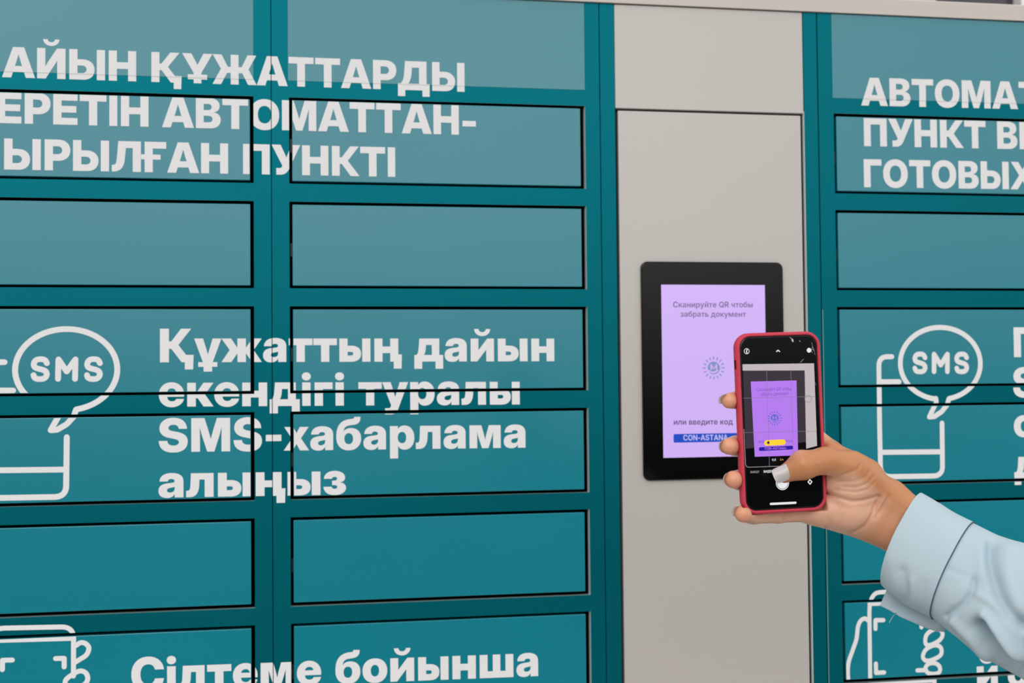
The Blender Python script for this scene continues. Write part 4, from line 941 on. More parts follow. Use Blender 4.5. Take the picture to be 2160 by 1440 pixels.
# ------------------------------------------------------------------ smartphone
PH_DEPTH, PH_PX = 1.077, (1650.0, 890.5)
PHROLL = math.radians(1.6)
dirc = Vector(((PH_PX[0] - 1080) / FPX, 1.0, -(PH_PX[1] - 720) / FPX)) * PH_DEPTH
PH_O = CAMP + CAMR @ dirc
PX = Vector((math.cos(PHROLL), 0, math.sin(PHROLL)))
PZ = Vector((-math.sin(PHROLL), 0, math.cos(PHROLL)))
PY = Vector((0, 1, 0))


def Wp(x, y, z):
    """phone-frame millimetres (x right, y away from the viewer, z up) -> world metres"""
    return PH_O + (PX * x + PY * y + PZ * z) / 1000.0


def Lp(px, py, d=0.0):
    """where the sight line of a photo pixel meets the plane y = d of the phone frame (mm)"""
    dr = CAMR @ Vector(((px - 1080) / FPX, 1.0, -(py - 720) / FPX))
    t = (PH_O.y + d / 1000.0 - CAMP.y) / dr.y
    v = (CAMP + dr * t - PH_O) * 1000.0
    return Vector((v.dot(PX), v.dot(PY), v.dot(PZ)))


M['case'] = mat('raspberry_silicone', srgb(204, 66, 86), 0.55, 0.2, 0.04, 30.0)
M['glassblk'] = mat('phone_glass', (0.002, 0.003, 0.004, 1), 0.08, 0.15)
M['phbody'] = mat('phone_black_band', (0.006, 0.006, 0.006, 1), 0.25, 0.5)
M['slot'] = mat('dark_red_recess', srgb(90, 6, 16), 0.7, 0.1)


def emi(name, r, g, b, s=1.1):
    return mat(name, srgb(r * 0.3, g * 0.3, b * 0.3), 0.15, 0.12, emit=srgb(r, g, b), estr=s)


M['pv_grey'] = emi('preview_grey', 186, 178, 180)
M['pv_dark'] = emi('preview_dark', 62, 54, 64, 0.9)
M['pv_black'] = emi('preview_black', 6, 6, 9)
M['pv_purple'] = emi('preview_purple', 176, 120, 232)
M['pv_text'] = emi('preview_text', 140, 92, 198)
M['pv_blue'] = emi('preview_blue', 44, 24, 160)
M['pv_sun'] = emi('preview_sun', 92, 104, 200)
M['pv_yellow'] = emi('preview_yellow', 246, 206, 56)
M['pv_white'] = emi('ui_white', 226, 228, 230)
M['pv_line'] = emi('ui_grid_line', 150, 138, 168, 0.8)
M['pv_gold'] = emi('ui_gold', 206, 170, 96)
M['pv_ring'] = emi('preview_ring', 160, 152, 158)
M['crack'] = mat('cracked_glass', (0.55, 0.52, 0.50, 1), 0.4, 0.5)

HW, HH, TH, RC = 37.6, 76.0, 11.0, 12.5
phone = empty('smartphone', Wp(0, TH, -HH))
tag(phone, 'smartphone in a raspberry red case held up in front of the terminal screen', 'phone')
bpy.context.view_layer.update()


def prr(i, y, extra=0.0):
    r = max(RC - i, 2.0)
    return [Wp(x, y, z) for x, z in rrect(-HW + i, HW - i, -HH + i, HH - i, r, 12)]


case = loft('case', [prr(4.5, 10.2), prr(4.5, TH), prr(2.0, TH - 0.3), prr(0.6, TH - 1.6), prr(0.0, TH - 3.6), prr(0.0, 3.0),
                     prr(0.5, 1.1), prr(1.3, 0.2), prr(2.1, 0.0), prr(2.9, 0.35), prr(3.1, 1.3), prr(3.1, 9.6)],
            M['case'], None, cap0=True, cap1=True, smooth=True)
parent_keep(case, phone)
body = loft('phone_body', [prr(3.2, 9.4), prr(3.2, 1.9), prr(3.6, 1.15), prr(4.1, 0.95)], M['phbody'], None, smooth=False)
parent_keep(body, phone)
glass = loft('screen', [prr(4.2, 1.6), prr(4.2, 0.9), prr(4.5, 0.80)], M['glassblk'], None)
parent_keep(glass, phone)
# slot of the mute switch on the left side of the case
bm = bmesh.new()
bm_box(bm, -0.5, 0.5, -2.0, 2.0, -4.0, 4.0, 0.4, 2)
for v in bm.verts:
    q = Lp(1549, 769, 4.0)
    v.co = Wp(-HW + 0.3 + v.co.x, 4.6 + v.co.y, q.z + v.co.z)
parent_keep(from_bm('switch_slot', bm, M['slot']), phone)

GY = 0.80


def s2(px, py):
    q = Lp(px, py, GY)
    return (q.x, q.z)


def on_phone(name, shapes, lift, m):
    tr = []
    for c in shapes:
        tr += fill(c)
    o = flat_mesh(name, tr, GY - lift, m, None, to_world=lambda x, z, y: Wp(x, y, z))
    parent_keep(o, glass)
    return o


def poly(*pts):
    return [[s2(*p) for p in pts]]


on_phone('camera_preview', [poly((1566, 768), (1717, 766), (1726, 984), (1573, 984.5))], 0.02, M['pv_black'])
on_phone('preview_wall', [poly((1566, 768), (1717, 766), (1723.5, 940), (1700.5, 946), (1697, 781), (1566.5, 781.5))], 0.05, M['pv_grey'])
on_phone('preview_bezel', [poly((1567, 784), (1570, 781.5), (1694, 781), (1697.5, 785), (1700, 932), (1573, 946))], 0.05, M['pv_dark'])
on_phone('preview_display', [poly((1583.5, 804.5), (1680, 802), (1683.5, 960), (1592, 963))], 0.08, M['pv_purple'])
for text, a, b, cap in (('Сканируйте QR чтобы', (1596, 825), (1669, 823), 3.0), ('забрать документ', (1604, 834.5), (1664, 833), 3.0),
                        ('или введите код', (1600, 934), (1672, 932), 2.6)):
    (xa, za), (xb, zb) = s2(*a), s2(*b)
    on_phone('preview_text', text_contours(GS, text, xa, xb, za, cap, (zb - za) / (xb - xa)), 0.11, M['pv_text'])
a, b = s2(1601, 951), s2(1673, 939.5)
on_phone('preview_code_bar', [[rrect(a[0], b[0], a[1] , b[1], 1.2, 4)]], 0.11, M['pv_blue'])
(xa, za), (xb, zb) = s2(1613, 948.2), s2(1660, 946.8)
on_phone('preview_code_text', text_contours(GS, 'CON-ASTANA-', xa, xb, za, 1.9, (zb - za) / (xb - xa)), 0.13, M['pv_purple'])
a, b = s2(1612, 940), s2(1657, 926)
on_phone('link_button', [[rrect(a[0], b[0], a[1], b[1], (b[1] - a[1]) / 2 - 0.05, 6)]], 0.15, M['pv_yellow'])
on_phone('link_icon', [stroke([s2(1620.5, 933.3), s2(1620.6, 933.3)], 2.4)], 0.18, M['pv_dark'])
e = s2(1634, 882)
e1, e2 = sun_emblem(e[0], e[1], 3.5)
on_phone('preview_emblem', e1, 0.11, M['pv_sun'])
on_phone('preview_emblem', e2, 0.13, M['pv_purple'])
on_phone('grid_line', [stroke([s2(1568, 839.5), s2(1720, 836)], 0.3), stroke([s2(1571, 912), s2(1722, 909)], 0.3),
                       stroke([s2(1617, 783), s2(1623, 984)], 0.3), stroke([s2(1668, 782), s2(1674, 984)], 0.3)], 0.16, M['pv_line'])
on_phone('preview_outline', [stroke([s2(1569, 905), s2(1572.5, 978)] + corner(s2(1572.5, 978), s2(1573, 985), s2(1580, 985)) +
                                    [s2(1655, 982.5)], 0.45)], 0.16, M['pv_ring'])
ring = lambda px, py, r, n=20: [(s2(px, py)[0] + r * math.cos(2 * math.pi * k / n), s2(px, py)[1] + r * math.sin(2 * math.pi * k / n)) for k in range(n)]
on_phone('preview_lock', [stroke(ring(1705, 841, 2.9), 0.8, True)], 0.12, M['pv_ring'])
on_phone('flash_icon', [stroke(ring(1575, 740.5, 2.2), 0.5, True), stroke([s2(1576, 737), s2(1574.5, 741), s2(1575.5, 744)], 0.9)], 0.03, M['pv_white'])
on_phone('chevron_icon', [stroke([s2(1638, 741), s2(1641, 738.5), s2(1644.5, 741)], 0.9)], 0.03, M['pv_white'])
on_phone('live_icon', [[ring(1706.5, 738.5, 2.0)]], 0.03, M['pv_white'])
(xa, za), (xb, zb) = s2(1628.5, 971.6), s2(1636.5, 971.4)
on_phone('zoom_text', text_contours(GS, '0,5', xa, xb, za, 1.7), 0.17, M['pv_white'])
(xa, za), (xb, zb) = s2(1645.5, 971), s2(1652.5, 970.8)
on_phone('zoom_text', text_contours(GS, '1×', xa, xb, za, 1.7), 0.17, M['pv_gold'])
(xa, za), (xb, zb) = s2(1611, 996.8), s2(1631.5, 996.0)
on_phone('mode_text', text_contours(GS, 'ВИДЕО', xa, xb, za, 2.0), 0.03, M['pv_white'])
(xa, za), (xb, zb) = s2(1582.5, 997.6), s2(1601, 997.2)
on_phone('mode_text', text_contours(GS, 'ЗАМЕДЛ', xa, xb, za, 1.7), 0.03, M['pv_ring'])
on_phone('shutter_button', [stroke(ring(1650.5, 1018.5, 5.5, 32), 0.7, True, 6), [ring(1650.5, 1018.5, 4.75, 32)]], 0.03, M['pv_white'])
fl = s2(1708.5, 1016)
on_phone('flip_icon', [stroke([(fl[0] + 1.7 * math.cos(math.pi / 2 * k), fl[1] + 1.9 * math.sin(math.pi / 2 * k)) for k in range(4)], 0.9, True)], 0.03, M['pv_white'])
on_phone('home_bar', [stroke([s2(1626, 1062.5), s2(1678, 1060)], 1.9)], 0.03, M['pv_white'])
rnd = random.Random(3)
for ln in ([(1712, 722), (1714, 731), (1717, 737), (1719, 748)], [(1714, 730), (1711, 738), (1713, 744)], [(1710, 738), (1715, 736), (1718, 742)],
           [(1688, 764), (1695, 757)], [(1703, 816), (1712, 811), (1719, 806)], [(1719, 806), (1721, 812)], [(1713, 775), (1714, 790), (1717, 800)],
           [(1717, 870), (1720, 888), (1722, 905)], [(1715, 880), (1719, 893)], [(1719, 905), (1720, 925)], [(1666, 711), (1671, 716), (1673, 721)],
           [(1671, 714), (1672, 719)], [(1686, 718), (1688, 720)]):
    on_phone('crack', [stroke([s2(*p) for p in ln], rnd.uniform(0.12, 0.4), n=6)], 0.20, M['crack'])
on_phone('crack', [stroke([s2(1671, 716), s2(1672, 719)], 1.6, n=8)], 0.22, M['crack'])

# ------------------------------------------------------------------ person: hand, wrist and sleeved arm
def P3(px, py, d):
    return np.array(Lp(px, py, d))


STEP = 1.0
lo, hi = np.array([-62., -58., -128.]), np.array([150., 48., 46.])
ax = [np.arange(lo[k], hi[k] + STEP, STEP, dtype=np.float32) for k in range(3)]
GX, GYY, GZ = np.meshgrid(*ax, indexing='ij')


def cone(a, b, ra, rb, flat=None):
    a, b = np.asarray(a, np.float32), np.asarray(b, np.float32)
    ab = b - a
    L2 = float(ab @ ab) + 1e-9
    px_, py_, pz_ = GX - a[0], GYY - a[1], GZ - a[2]
    t = np.clip((px_ * ab[0] + py_ * ab[1] + pz_ * ab[2]) / L2, 0, 1)
    dx, dy, dz = px_ - t * ab[0], py_ - t * ab[1], pz_ - t * ab[2]
    return np.sqrt(dx * dx + dy * dy + dz * dz) - (ra + t * (rb - ra))


def ellip(c, r, axis=None):
    """ellipsoid; axis = in-plane direction (dx, dz) of its first radius"""
    px_, py_, pz_ = GX - c[0], GYY - c[1], GZ - c[2]
    if axis is not None:
        n = math.hypot(*axis)
        ux, uz = axis[0] / n, axis[1] / n
        px_, pz_ = px_ * ux + pz_ * uz, -px_ * uz + pz_ * ux
    k0 = np.sqrt((px_ / r[0]) ** 2 + (py_ / r[1]) ** 2 + (pz_ / r[2]) ** 2)
    k1 = np.sqrt((px_ / r[0] ** 2) ** 2 + (py_ / r[1] ** 2) ** 2 + (pz_ / r[2] ** 2) ** 2) + 1e-6
    return k0 * (k0 - 1.0) / k1


def smin(a, b, k):
    h = np.clip(0.5 + 0.5 * (b - a) / k, 0, 1)
    return b + (a - b) * h - k * h * (1 - h)


def chain(pts, rs, k=2.5):
    f = None
    for (a, b, ra, rb) in zip(pts, pts[1:], rs, rs[1:]):
        c = cone(a, b, ra, rb)
        f = c if f is None else smin(f, c, k)
    return f


FING = {
    'index': [P3(1754, 955, 23), P3(1640, 862, 25), P3(1560, 843, 20), P3(1538.5, 845, 8)],
    'middle': [P3(1735, 985, 27), P3(1622, 936, 28), P3(1552, 940, 20), P3(1537, 941, 3.5)],
    'ring': [P3(1722, 1030, 27), P3(1622, 1012, 28), P3(1560, 1012, 20), P3(1547, 1011, 3.5)],
    'little': [P3(1712, 1076, 21), P3(1640, 1083, 22), P3(1588, 1085, 17), P3(1568, 1083, 4.5)],
}
FR = {'index': [10, 9, 8.0, 6.6], 'middle': [10.5, 9.3, 8.4, 7.0], 'ring': [10, 9, 8.3, 7.4], 'little': [9.5, 8.0, 7.9, 7.4]}
wr = P3(1897, 1098, 8)
F = None
for nme in FING:
    c = chain(FING[nme], FR[nme])
    F = c if F is None else smin(F, c, 1.2 if nme != 'index' else 1)
# palm slab fanning from the wrist to the knuckles
palm = None
for nme, ra in (('index', 11), ('middle', 14), ('ring', 14), ('little', 13)):
    m = FING[nme][0]
    st = wr + (m - P3(1725, 1010, 24)) * 0.30 + np.array([-4, 4, 0])
    c = cone(st, m, 16, ra * 0.86)
    palm = c if palm is None else smin(palm, c, 7)
palm = smin(palm, chain([P3(1846, 1078, 8), P3(1790, 1078, 7), P3(1722, 1074, 16)], [15.5, 16.5, 12.5]), 7)      # heel of the hand
thumb = chain([P3(1868, 1050, 4), P3(1796, 985, -4), P3(1741, 971, -9), P3(1694, 981, -14), P3(1655, 999, -7.6)],
              [16, 13.2, 10.8, 11.6, 7.6], 4)
thumb = smin(thumb, ellip(P3(1808, 1015, 0), (23, 14, 16), (60, 45)), 8)
thumb = smin(thumb, ellip(P3(1689, 977, -15), (7, 9, 10.5)), 3)
H = smin(palm, thumb, 6)
H = smin(H, cone(P3(1752, 945, 12), P3(1800, 978, 8), 6.0, 10), 7)          # web between thumb and index finger
H = smin(H, cone(P3(1756, 1016, 7), P3(1796, 1040, 4), 10.5, 13), 8)         # flesh between thumb and palm
H = smin(H, F, 4)
# wrist and forearm running into the sleeve
fa1 = P3(2010, 1185, -17)
for off, r0, r1 in ((np.array([4.5, 0, 8.5]), 17.0, 17), (np.array([-5, 0, -9]), 16.5, 17)):
    H = smin(H, cone(P3(1868, 1078, 7) + off, fa1 + off * 0.8, r0, r1), 9)
# skin creases (front side only)
def crease(pts, amp, width, front=18.0):
    global H
    P = [P3(x, y, -4) for x, y in pts]
    D = None
    X2, Z2 = GX[:, 0, :], GZ[:, 0, :]
    for a, b in zip(P, P[1:]):
        abx, abz = b[0] - a[0], b[2] - a[2]
        t = np.clip(((X2 - a[0]) * abx + (Z2 - a[2]) * abz) / (abx * abx + abz * abz + 1e-9), 0, 1)
        d = np.hypot(X2 - a[0] - t * abx, Z2 - a[2] - t * abz)
        D = d if D is None else np.minimum(D, d)
    g = 1.3 * amp * np.exp(-(D / width) ** 2)
    H += g[:, None, :] * (GYY < front)


crease([(1803, 974), (1793, 987), (1778, 994), (1762, 1002)], 0.7, 1.3)
crease([(1829, 1002), (1818, 1016), (1796, 1026), (1773, 1026)], 0.8, 1.3)
crease([(1822, 990), (1810, 1004), (1790, 1013), (1765, 1015)], 0.55, 1.2)
crease([(1832, 1013), (1818, 1030), (1796, 1036), (1764, 1033)], 0.8, 1.3)
crease([(1744, 1036), (1764, 1047), (1791, 1056), (1818, 1053), (1844, 1044)], 1.3, 1.6)
crease([(1847, 1047), (1842, 1067), (1834, 1087), (1824, 1107), (1811, 1122)], 1.5, 1.6)
crease([(1864, 1044), (1853, 1071), (1840, 1093)], 0.7, 1.6)
crease([(1857, 1046), (1847, 1072)], -0.7, 1.8)
crease([(1672, 1078), (1672, 1104)], 1.0, 1.1, 30)
crease([(1638, 1080), (1638, 1102)], 0.8, 1.0, 30)
crease([(1752, 1092), (1760, 1112), (1768, 1122)], 0.6, 1.6)
crease([(1714, 956), (1717, 976), (1722, 998)], 0.35, 1.2)
crease([(1705, 955), (1707, 974), (1711, 1004)], 0.35, 1.1)
crease([(1697, 962), (1700, 975)], -0.5, 2.2)
# the phone itself is never entered
bx = np.maximum(np.maximum(np.abs(GX) - HW, np.abs(GZ) - HH), np.maximum(0.75 - GYY, GYY - TH)) - 0.15
H = np.maximum(H, -bx)


def surface_nets(Fv):
    s = Fv < 0
    nx, ny, nz = Fv.shape
    corners = [(i, j, k) for i in (0, 1) for j in (0, 1) for k in (0, 1)]
    cnt = np.zeros((nx - 1, ny - 1, nz - 1), np.int8)
    for i, j, k in corners:
        cnt += s[i:nx - 1 + i, j:ny - 1 + j, k:nz - 1 + k]
    act = (cnt > 0) & (cnt < 8)
    idx = -np.ones(act.shape, np.int64)
    cells = np.argwhere(act)
    idx[act] = np.arange(len(cells))
    acc = np.zeros((len(cells), 3))
    num = np.zeros(len(cells))
    fv = {c: Fv[cells[:, 0] + c[0], cells[:, 1] + c[1], cells[:, 2] + c[2]] for c in corners}
    for a in corners:
        for d in range(3):
            if a[d]:
                continue
            b = list(a)
            b[d] = 1
            b = tuple(b)
            fa, fb = fv[a], fv[b]
            m = (fa < 0) != (fb < 0)
            t = np.where(m, fa / np.where(m, fa - fb, 1), 0)
            for q in range(3):
                acc[:, q] += np.where(m, a[q] + (t if q == d else 0), 0)
            num += m
    V = cells + acc / num[:, None]
    faces = []
    for d in range(3):
        e = [slice(None)] * 3
        e2 = [slice(None)] * 3
        e[d] = slice(0, -1)
        e2[d] = slice(1, None)
        A, B = s[tuple(e)], s[tuple(e2)]
        cr = np.argwhere(A != B)
        u, v = (d + 1) % 3, (d + 2) % 3
        ok = (cr[:, u] > 0) & (cr[:, v] > 0) & (cr[:, u] < Fv.shape[u] - 1) & (cr[:, v] < Fv.shape[v] - 1)
        cr = cr[ok]
        ins = A[cr[:, 0], cr[:, 1], cr[:, 2]]
        def c(du, dv):
            q = cr.copy()
            q[:, u] += du
            q[:, v] += dv
            return idx[q[:, 0], q[:, 1], q[:, 2]]
        Q = np.stack([c(-1, -1), c(0, -1), c(0, 0), c(-1, 0)], 1)
        Q[~ins] = Q[~ins][:, ::-1]
        faces.append(Q)
    return V, np.concatenate(faces)


# close the forearm at the border of the grid
H[-2:, :, :] = np.maximum(H[-2:, :, :], 0.5)
H[:, :, :2] = np.maximum(H[:, :, :2], 0.5)
V, Q = surface_nets(H)
V = V * STEP + lo
me = bpy.data.meshes.new('person')
me.from_pydata([tuple(Wp(*p)) for p in V], [], [tuple(int(i) for i in q) for q in Q])
me.update()
bm = bmesh.new()
bm.from_mesh(me)
# keep the one connected body
seen, best = set(), []
for v in bm.verts:
    if v in seen:
        continue
    st, comp = [v], []
    seen.add(v)
    while st:
        x = st.pop()
        comp.append(x)
        for e_ in x.link_edges:
            y = e_.other_vert(x)
            if y not in seen:
                seen.add(y)
                st.append(y)
    if len(comp) > len(best):
        best = comp
bs = set(best)
bmesh.ops.delete(bm, geom=[v for v in bm.verts if v not in bs], context='VERTS')
bmesh.ops.smooth_vert(bm, verts=bm.verts, factor=0.5, use_axis_x=True, use_axis_y=True, use_axis_z=True)
bmesh.ops.recalc_face_normals(bm, faces=bm.faces)
bm.to_mesh(me)
bm.free()
# skin pigment: paler, pinker palm and finger pads; browner back of the thumb and wrist
inv = lambda co: ((co - PH_O) * 1000.0)
lay = me.color_attributes.new('skin_tone', 'FLOAT_COLOR', 'POINT')
TAN, PALM, PINK = np.array(srgb(198, 134, 90)[:3]), np.array(srgb(224, 174, 146)[:3]), np.array(srgb(224, 150, 118)[:3])
def sstep(a, b, x):
    t = min(1, max(0, (x - a) / (b - a)))
    return t * t * (3 - 2 * t)
def seg2(x, z, A, B):
    abx, abz = B[0] - A[0], B[2] - A[2]
    t = min(1, max(0, ((x - A[0]) * abx + (z - A[2]) * abz) / (abx * abx + abz * abz)))
    return math.hypot(x - A[0] - t * abx, z - A[2] - t * abz), t
T0, T1, T2, T3 = P3(1925, 1062, 0), P3(1800, 962, -4), P3(1735, 962, -9), P3(1650, 1000, -8)
W0, W1 = P3(1850, 1040, 0), P3(1812, 1130, 0)
for i, v in enumerate(me.vertices):
    q = inv(v.co)
    x, y, z = q.dot(PX), q.y, q.dot(PZ)
    d1 = min(seg2(x, z, T0, T1)[0], seg2(x, z, T1, T2)[0], seg2(x, z, T2, T3)[0])
    th = 1 - sstep(9, 19, d1)
    # beyond the wrist crease the arm is tan again
    side = (W1[0] - W0[0]) * (z - W0[2]) - (W1[2] - W0[2]) * (x - W0[0])
    wrist = sstep(-60, 160, side / 3.0)
    k = max(th, wrist * 0.75)
    c = PALM * (1 - k) + TAN * k
    tip = sstep(-26, -36, x) * sstep(16, 6, y)
    c = c * (1 - 0.7 * tip) + PINK * 0.7 * tip
    lay.data[i].color = (c[0], c[1], c[2], 1)
ms = mat('skin', srgb(205, 145, 105), 0.38, 0.5, sss=0.12, bump=0.10, bscale=900.0)
at = ms.node_tree.nodes.new('ShaderNodeVertexColor')
at.layer_name = 'skin_tone'
ms.node_tree.links.new(at.outputs['Color'], ms.node_tree.nodes['Principled BSDF'].inputs['Base Color'])
person = link('person', me, ms, None, True)
tag(person, "person's right hand and forearm in a light blue shirt, holding up the phone", 'person')
M['nail'] = mat('milky_nail_polish', (0.90, 0.88, 0.88, 1), 0.10, 0.5, coat=0.8)
M['nailnat'] = mat('pale_nail', (0.93, 0.84, 0.80, 1), 0.22, 0.5, coat=0.3)


def nail(base, tip, normal, width, m, curve=0.35, bow=0.5):
    """curved nail plate, all in phone-frame mm"""
    base, tip, normal = Vector(base), Vector(tip), Vector(normal).normalized()
    axis = tip - base
    L = axis.length
    axis.normalize()
    normal = (normal - axis * normal.dot(axis)).normalized()
    side = axis.cross(normal)
    bm = bmesh.new()
    nu, nv = 14, 12
    gr = []
    R = width / 2 / math.sin(math.radians(58))
    for i in range(nu + 1):
        t = i / nu
        # outline: rounded base, soft square tip
        w = 1.0 - 0.30 * max(0, (0.22 - t) / 0.22) ** 2 - 0.26 * max(0, (t - 0.80) / 0.20) ** 2.2
        row = []
        for j in range(nv + 1):
            s = (j / nv * 2 - 1) * w
            a = math.radians(58) * s
            endc = (0.10 if t > 0.5 else 0.10) * width * (1 - math.cos(s * 1.35)) * (1 if t < 0.5 else -1)
            fall = min(1, abs(t - 0.5) * 2) ** 2
            p = base + axis * (L * t + endc * fall) + side * (R * math.sin(a)) + normal * (R * (math.cos(a) - 1) - bow * (2 * t - 1) ** 2)
            row.append(bm.verts.new(Wp(*p)))
        gr.append(row)
    for i in range(nu):
        for j in range(nv):
            bm.faces.new([gr[i][j], gr[i + 1][j], gr[i + 1][j + 1], gr[i][j + 1]])
    r = bmesh.ops.solidify(bm, geom=bm.faces[:], thickness=0.0007)
    o = from_bm('fingernail', bm, m, None, True)
    parent_keep(o, person)
    return o


nail(P3(1674, 989, -18.0), P3(1632.5, 1006.5, -15.2), (-0.16, -1.0, 0.12), 12.8, M['nail'])
for nme, wd, up in (('middle', 10.5, 0.10), ('ring', 10.5, 0.12), ('little', 9.0, 0.40), ('index', 9.5, 0.42)):
    a_, b_ = FING[nme][2], FING[nme][3]
    axn = (b_ - a_) / np.linalg.norm(b_ - a_)
    nv_ = np.array([-1.0, 0.0, up])
    nv_ = nv_ - axn * float(nv_ @ axn)
    nv_ /= np.linalg.norm(nv_)
    rr = FR[nme][3]
    nail(b_ - axn * 6.0 + nv_ * (rr * 1.03), b_ + axn * (rr + 2.6) + nv_ * (rr * 0.88), tuple(nv_), wd, M['nailnat'], 0.35, 0.35)

# ---- shirt sleeve
M['shirt'] = mat('pale_blue_cotton', srgb(182, 202, 213), 0.75, 0.2, 0.03, 60.0, bump=0.15, bscale=1500.0)
M['stitch'] = mat('slate_blue_stitching', srgb(74, 92, 116), 0.8, 0.1)


def spline(pts, t):
    n = len(pts) - 1
    i = min(int(t * n), n - 1)
    u = t * n - i
    p = [np.asarray(pts[max(0, min(n, i + k))], float) for k in (-1, 0, 1, 2)]
    return 0.5 * (2 * p[1] + (p[2] - p[0]) * u + (2 * p[0] - 5 * p[1] + 4 * p[2] - p[3]) * u * u + (3 * p[1] - p[0] - 3 * p[2] + p[3]) * u ** 3)


def folds_at(px, py, folds):
    s = 0.0
    for pts, amp, w in folds:
        best = 1e9
        for (ax_, ay_), (bx_, by_) in zip(pts, pts[1:]):
            dx, dy = bx_ - ax_, by_ - ay_
            t = max(0, min(1, ((px - ax_) * dx + (py - ay_) * dy) / (dx * dx + dy * dy + 1e-9)))
            best = min(best, math.hypot(px - ax_ - t * dx, py - ay_ - t * dy))
        s += amp * math.exp(-(best / w) ** 2)
    return s


def to_px(v):
    q = CAMR.transposed() @ (v - CAMP)
    return 1080 + FPX * q.x / q.y, 720 - FPX * q.z / q.y


shear0, shear1 = 9.0, 5.0                        # the cuff is cut a little askew


def tube(name, cen, half, dep, m, folds, t0=0.0, t1=1.0, nu=90, nv=120, thick=0.9, cap_end=False, grow=0.0, parent=None):
    """cloth tube: centre line, half width across the picture, half depth; returns object and its first/last ring"""
    rings = []
    for i in range(nu + 1):
        t = t0 + (t1 - t0) * i / nu
        c = spline(cen, t)
        d = spline(cen, min(1, t + 0.01)) - spline(cen, max(0, t - 0.01))
        d /= np.linalg.norm(d)
        a = float(spline(half, t)[0]) + grow
        b = float(spline(dep, t)[0]) + grow
        e1 = np.cross(d, np.array([0, -1.0, 0]))
        e1 /= np.linalg.norm(e1)          # across the picture, pointing up
        e2 = np.cross(e1, d)              # toward the viewer or away
        if e2[1] > 0:
            e2 = -e2
        ring = []
        for j in range(nv):
            f = 2 * math.pi * j / nv
            ca, sa = math.cos(f), math.sin(f)
            p = c + e1 * a * math.copysign(abs(ca) ** 0.9, ca) + e2 * b * math.copysign(abs(sa) ** 0.9, sa)
            p = p + d * (shear0 + (shear1 - shear0) * min(1.0, t / 0.25)) * ca * (1.0 if t < 0.25 else max(0.0, 1 - (t - 0.25) / 0.4))
            n = e1 * ca / a + e2 * sa / b
            n /= np.linalg.norm(n)
            if sa > -0.2:
                x, y = to_px(Wp(*p))
                p = p + n * folds_at(x, y, folds) * min(1, (sa + 0.2) / 0.35)
            else:
                p = p + n * 1.2 * math.sin(5 * f + 14 * t)
            ring.append(p)
        rings.append(ring)
    bm = bmesh.new()
    R = [[bm.verts.new(Wp(*p)) for p in r] for r in rings]
    for A, B in zip(R, R[1:]):
        for k in range(nv):
            bm.faces.new([A[k], A[(k + 1) % nv], B[(k + 1) % nv], B[k]])
    if cap_end:
        bm.faces.new(R[-1])
    bmesh.ops.recalc_face_normals(bm, faces=bm.faces)
    bmesh.ops.solidify(bm, geom=bm.faces[:], thickness=thick / 1000.0)
    o = from_bm(name, bm, m, None, True)
    parent_keep(o, parent if parent is not None else person)
    return o, rings


cen = [P3(1904, 1138, 10), P3(1953, 1171, -5), P3(2009, 1201, -20), P3(2066, 1237, -36), P3(2129, 1270, -53), P3(2216, 1306, -77),
       P3(2316, 1350, -108), P3(2436, 1400, -144), P3(2576, 1450, -186)]
half = [[41.5], [43], [42.5], [45.5], [50.5], [53], [56], [59], [62]]
dep = [[38], [38], [38], [40], [43], [46], [50], [54], [57]]
FOLDS = [
    ([(2092, 1150), (2090, 1175), (2094, 1205), (2106, 1255), (2130, 1295), (2165, 1325)], -8, 11),
    ([(2064, 1140), (2068, 1170), (2074, 1215)], 1.4, 13),
    ([(2124, 1160), (2124, 1215), (2144, 1275)], 2.2, 14),
    ([(2054, 1222), (2052, 1246), (2034, 1272), (1998, 1300)], -3.6, 6.5),
    ([(2058, 1250), (2095, 1274), (2140, 1302)], 1.8, 8),
    ([(2030, 1240), (2010, 1270)], 1.0, 9),
    ([(2066, 1322), (2084, 1358), (2112, 1388), (2145, 1416)], -18, 15),
    ([(2074, 1296), (2104, 1332), (2134, 1376), (2152, 1424)], 7.0, 11),
    ([(2008, 1308), (2048, 1348), (2080, 1392)], 4.0, 9),
    ([(2150, 1310), (2152, 1360), (2175, 1420)], -4.5, 12),
    ([(2000, 1200), (2040, 1215)], -0.8, 7),
]
CUFFF = [([(1903, 1205), (1911, 1250), (1913, 1285)], -2.2, 11), ([(1922, 1225), (1920, 1285)], 1.4, 8),
         ([(1880, 1180), (1880, 1250)], 0.8, 14), ([(1950, 1230), (1945, 1290)], -0.8, 9)]
TC = 2.0 / 8
sleeve, r1 = tube('shirt_sleeve', cen, half, dep, M['shirt'], FOLDS, TC - 0.01, 1.0, 130, 150, 0.8, True)
tag(sleeve, 'pale blue shirt sleeve with soft folds')
cuff, r2 = tube('cuff', cen, half, dep, M['shirt'], CUFFF, 0.0, TC + 0.004, 60, 150, 1.4, False, 1.0, sleeve)
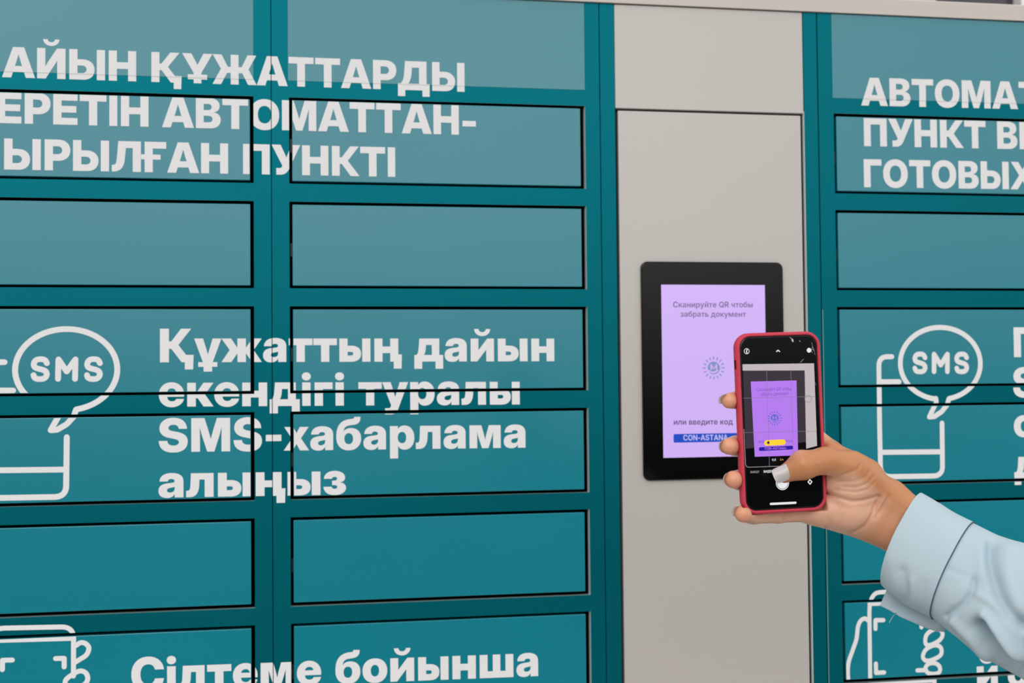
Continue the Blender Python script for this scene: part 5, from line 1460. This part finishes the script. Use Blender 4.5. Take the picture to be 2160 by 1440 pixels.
# stitched seam where the cuff meets the sleeve, and the double stitch just before it
def ring_wire(name, ring, r, m, parent):
    bm = bmesh.new()
    n, k = len(ring), 6
    cx_ = sum(ring) / n
    vs = []
    for i in range(n):
        p = np.asarray(ring[i])
        tg = np.asarray(ring[(i + 1) % n]) - np.asarray(ring[i - 1])
        tg /= np.linalg.norm(tg)
        o = p - cx_
        o /= np.linalg.norm(o)
        b = np.cross(tg, o)
        vs.append([bm.verts.new(Wp(*(p + r * (math.cos(2 * math.pi * q / k) * o + math.sin(2 * math.pi * q / k) * b)))) for q in range(k)])
    for i in range(n):
        A, B = vs[i], vs[(i + 1) % n]
        for q in range(k):
            bm.faces.new([A[q], A[(q + 1) % k], B[(q + 1) % k], B[q]])
    o = from_bm(name, bm, m, None, True)
    parent_keep(o, parent)
    return o


ring_wire('seam', [np.asarray(p) for p in r2[-1]], 0.5, M['stitch'], cuff)

# the loose under layer of the open cuff
und = [[(1870, 1244), (1855.5, 1277)], [(1890, 1254), (1876, 1287)], [(1912, 1268), (1899, 1301)], [(1935, 1282), (1925, 1312)],
       [(1958, 1296), (1950, 1322)], [(1978, 1308), (1972, 1329)], [(1994, 1318), (1991, 1331)]]
bm = bmesh.new()
g = []
for i, (a, b) in enumerate(und):
    row = []
    for k in range(7):
        t = k / 6
        x, y = a[0] + (b[0] - a[0]) * t, a[1] + (b[1] - a[1]) * t
        d = 13 - i * 2.2 + 3.0 * math.sin(2.2 * t + i * 0.9)
        row.append(bm.verts.new(Wp(*P3(x, y, d))))
    g.append(row)
for A, B in zip(g, g[1:]):
    for k in range(6):
        bm.faces.new([A[k], A[k + 1], B[k + 1], B[k]])
bmesh.ops.recalc_face_normals(bm, faces=bm.faces)
bmesh.ops.solidify(bm, geom=bm.faces[:], thickness=0.001)
parent_keep(from_bm('cuff_placket', bm, M['shirt'], None, True), sleeve)
# a loose thread
bm = bmesh.new()
pts = [P3(1891, 1292, 6), P3(1884, 1299, 5), P3(1879, 1307, 4), P3(1876, 1313, 3)]
prev = None
for p in pts:
    ringv = [bm.verts.new(Wp(p[0] + 0.35 * math.cos(a), p[1] + 0.35 * math.sin(a), p[2] + 0.2 * math.sin(a))) for a in (0, 2.1, 4.2)]
    if prev:
        for k in range(3):
            bm.faces.new([prev[k], prev[(k + 1) % 3], ringv[(k + 1) % 3], ringv[k]])
    prev = ringv
parent_keep(from_bm('loose_thread', bm, M['shirt'], None, True), sleeve)
bpy.context.view_layer.update()
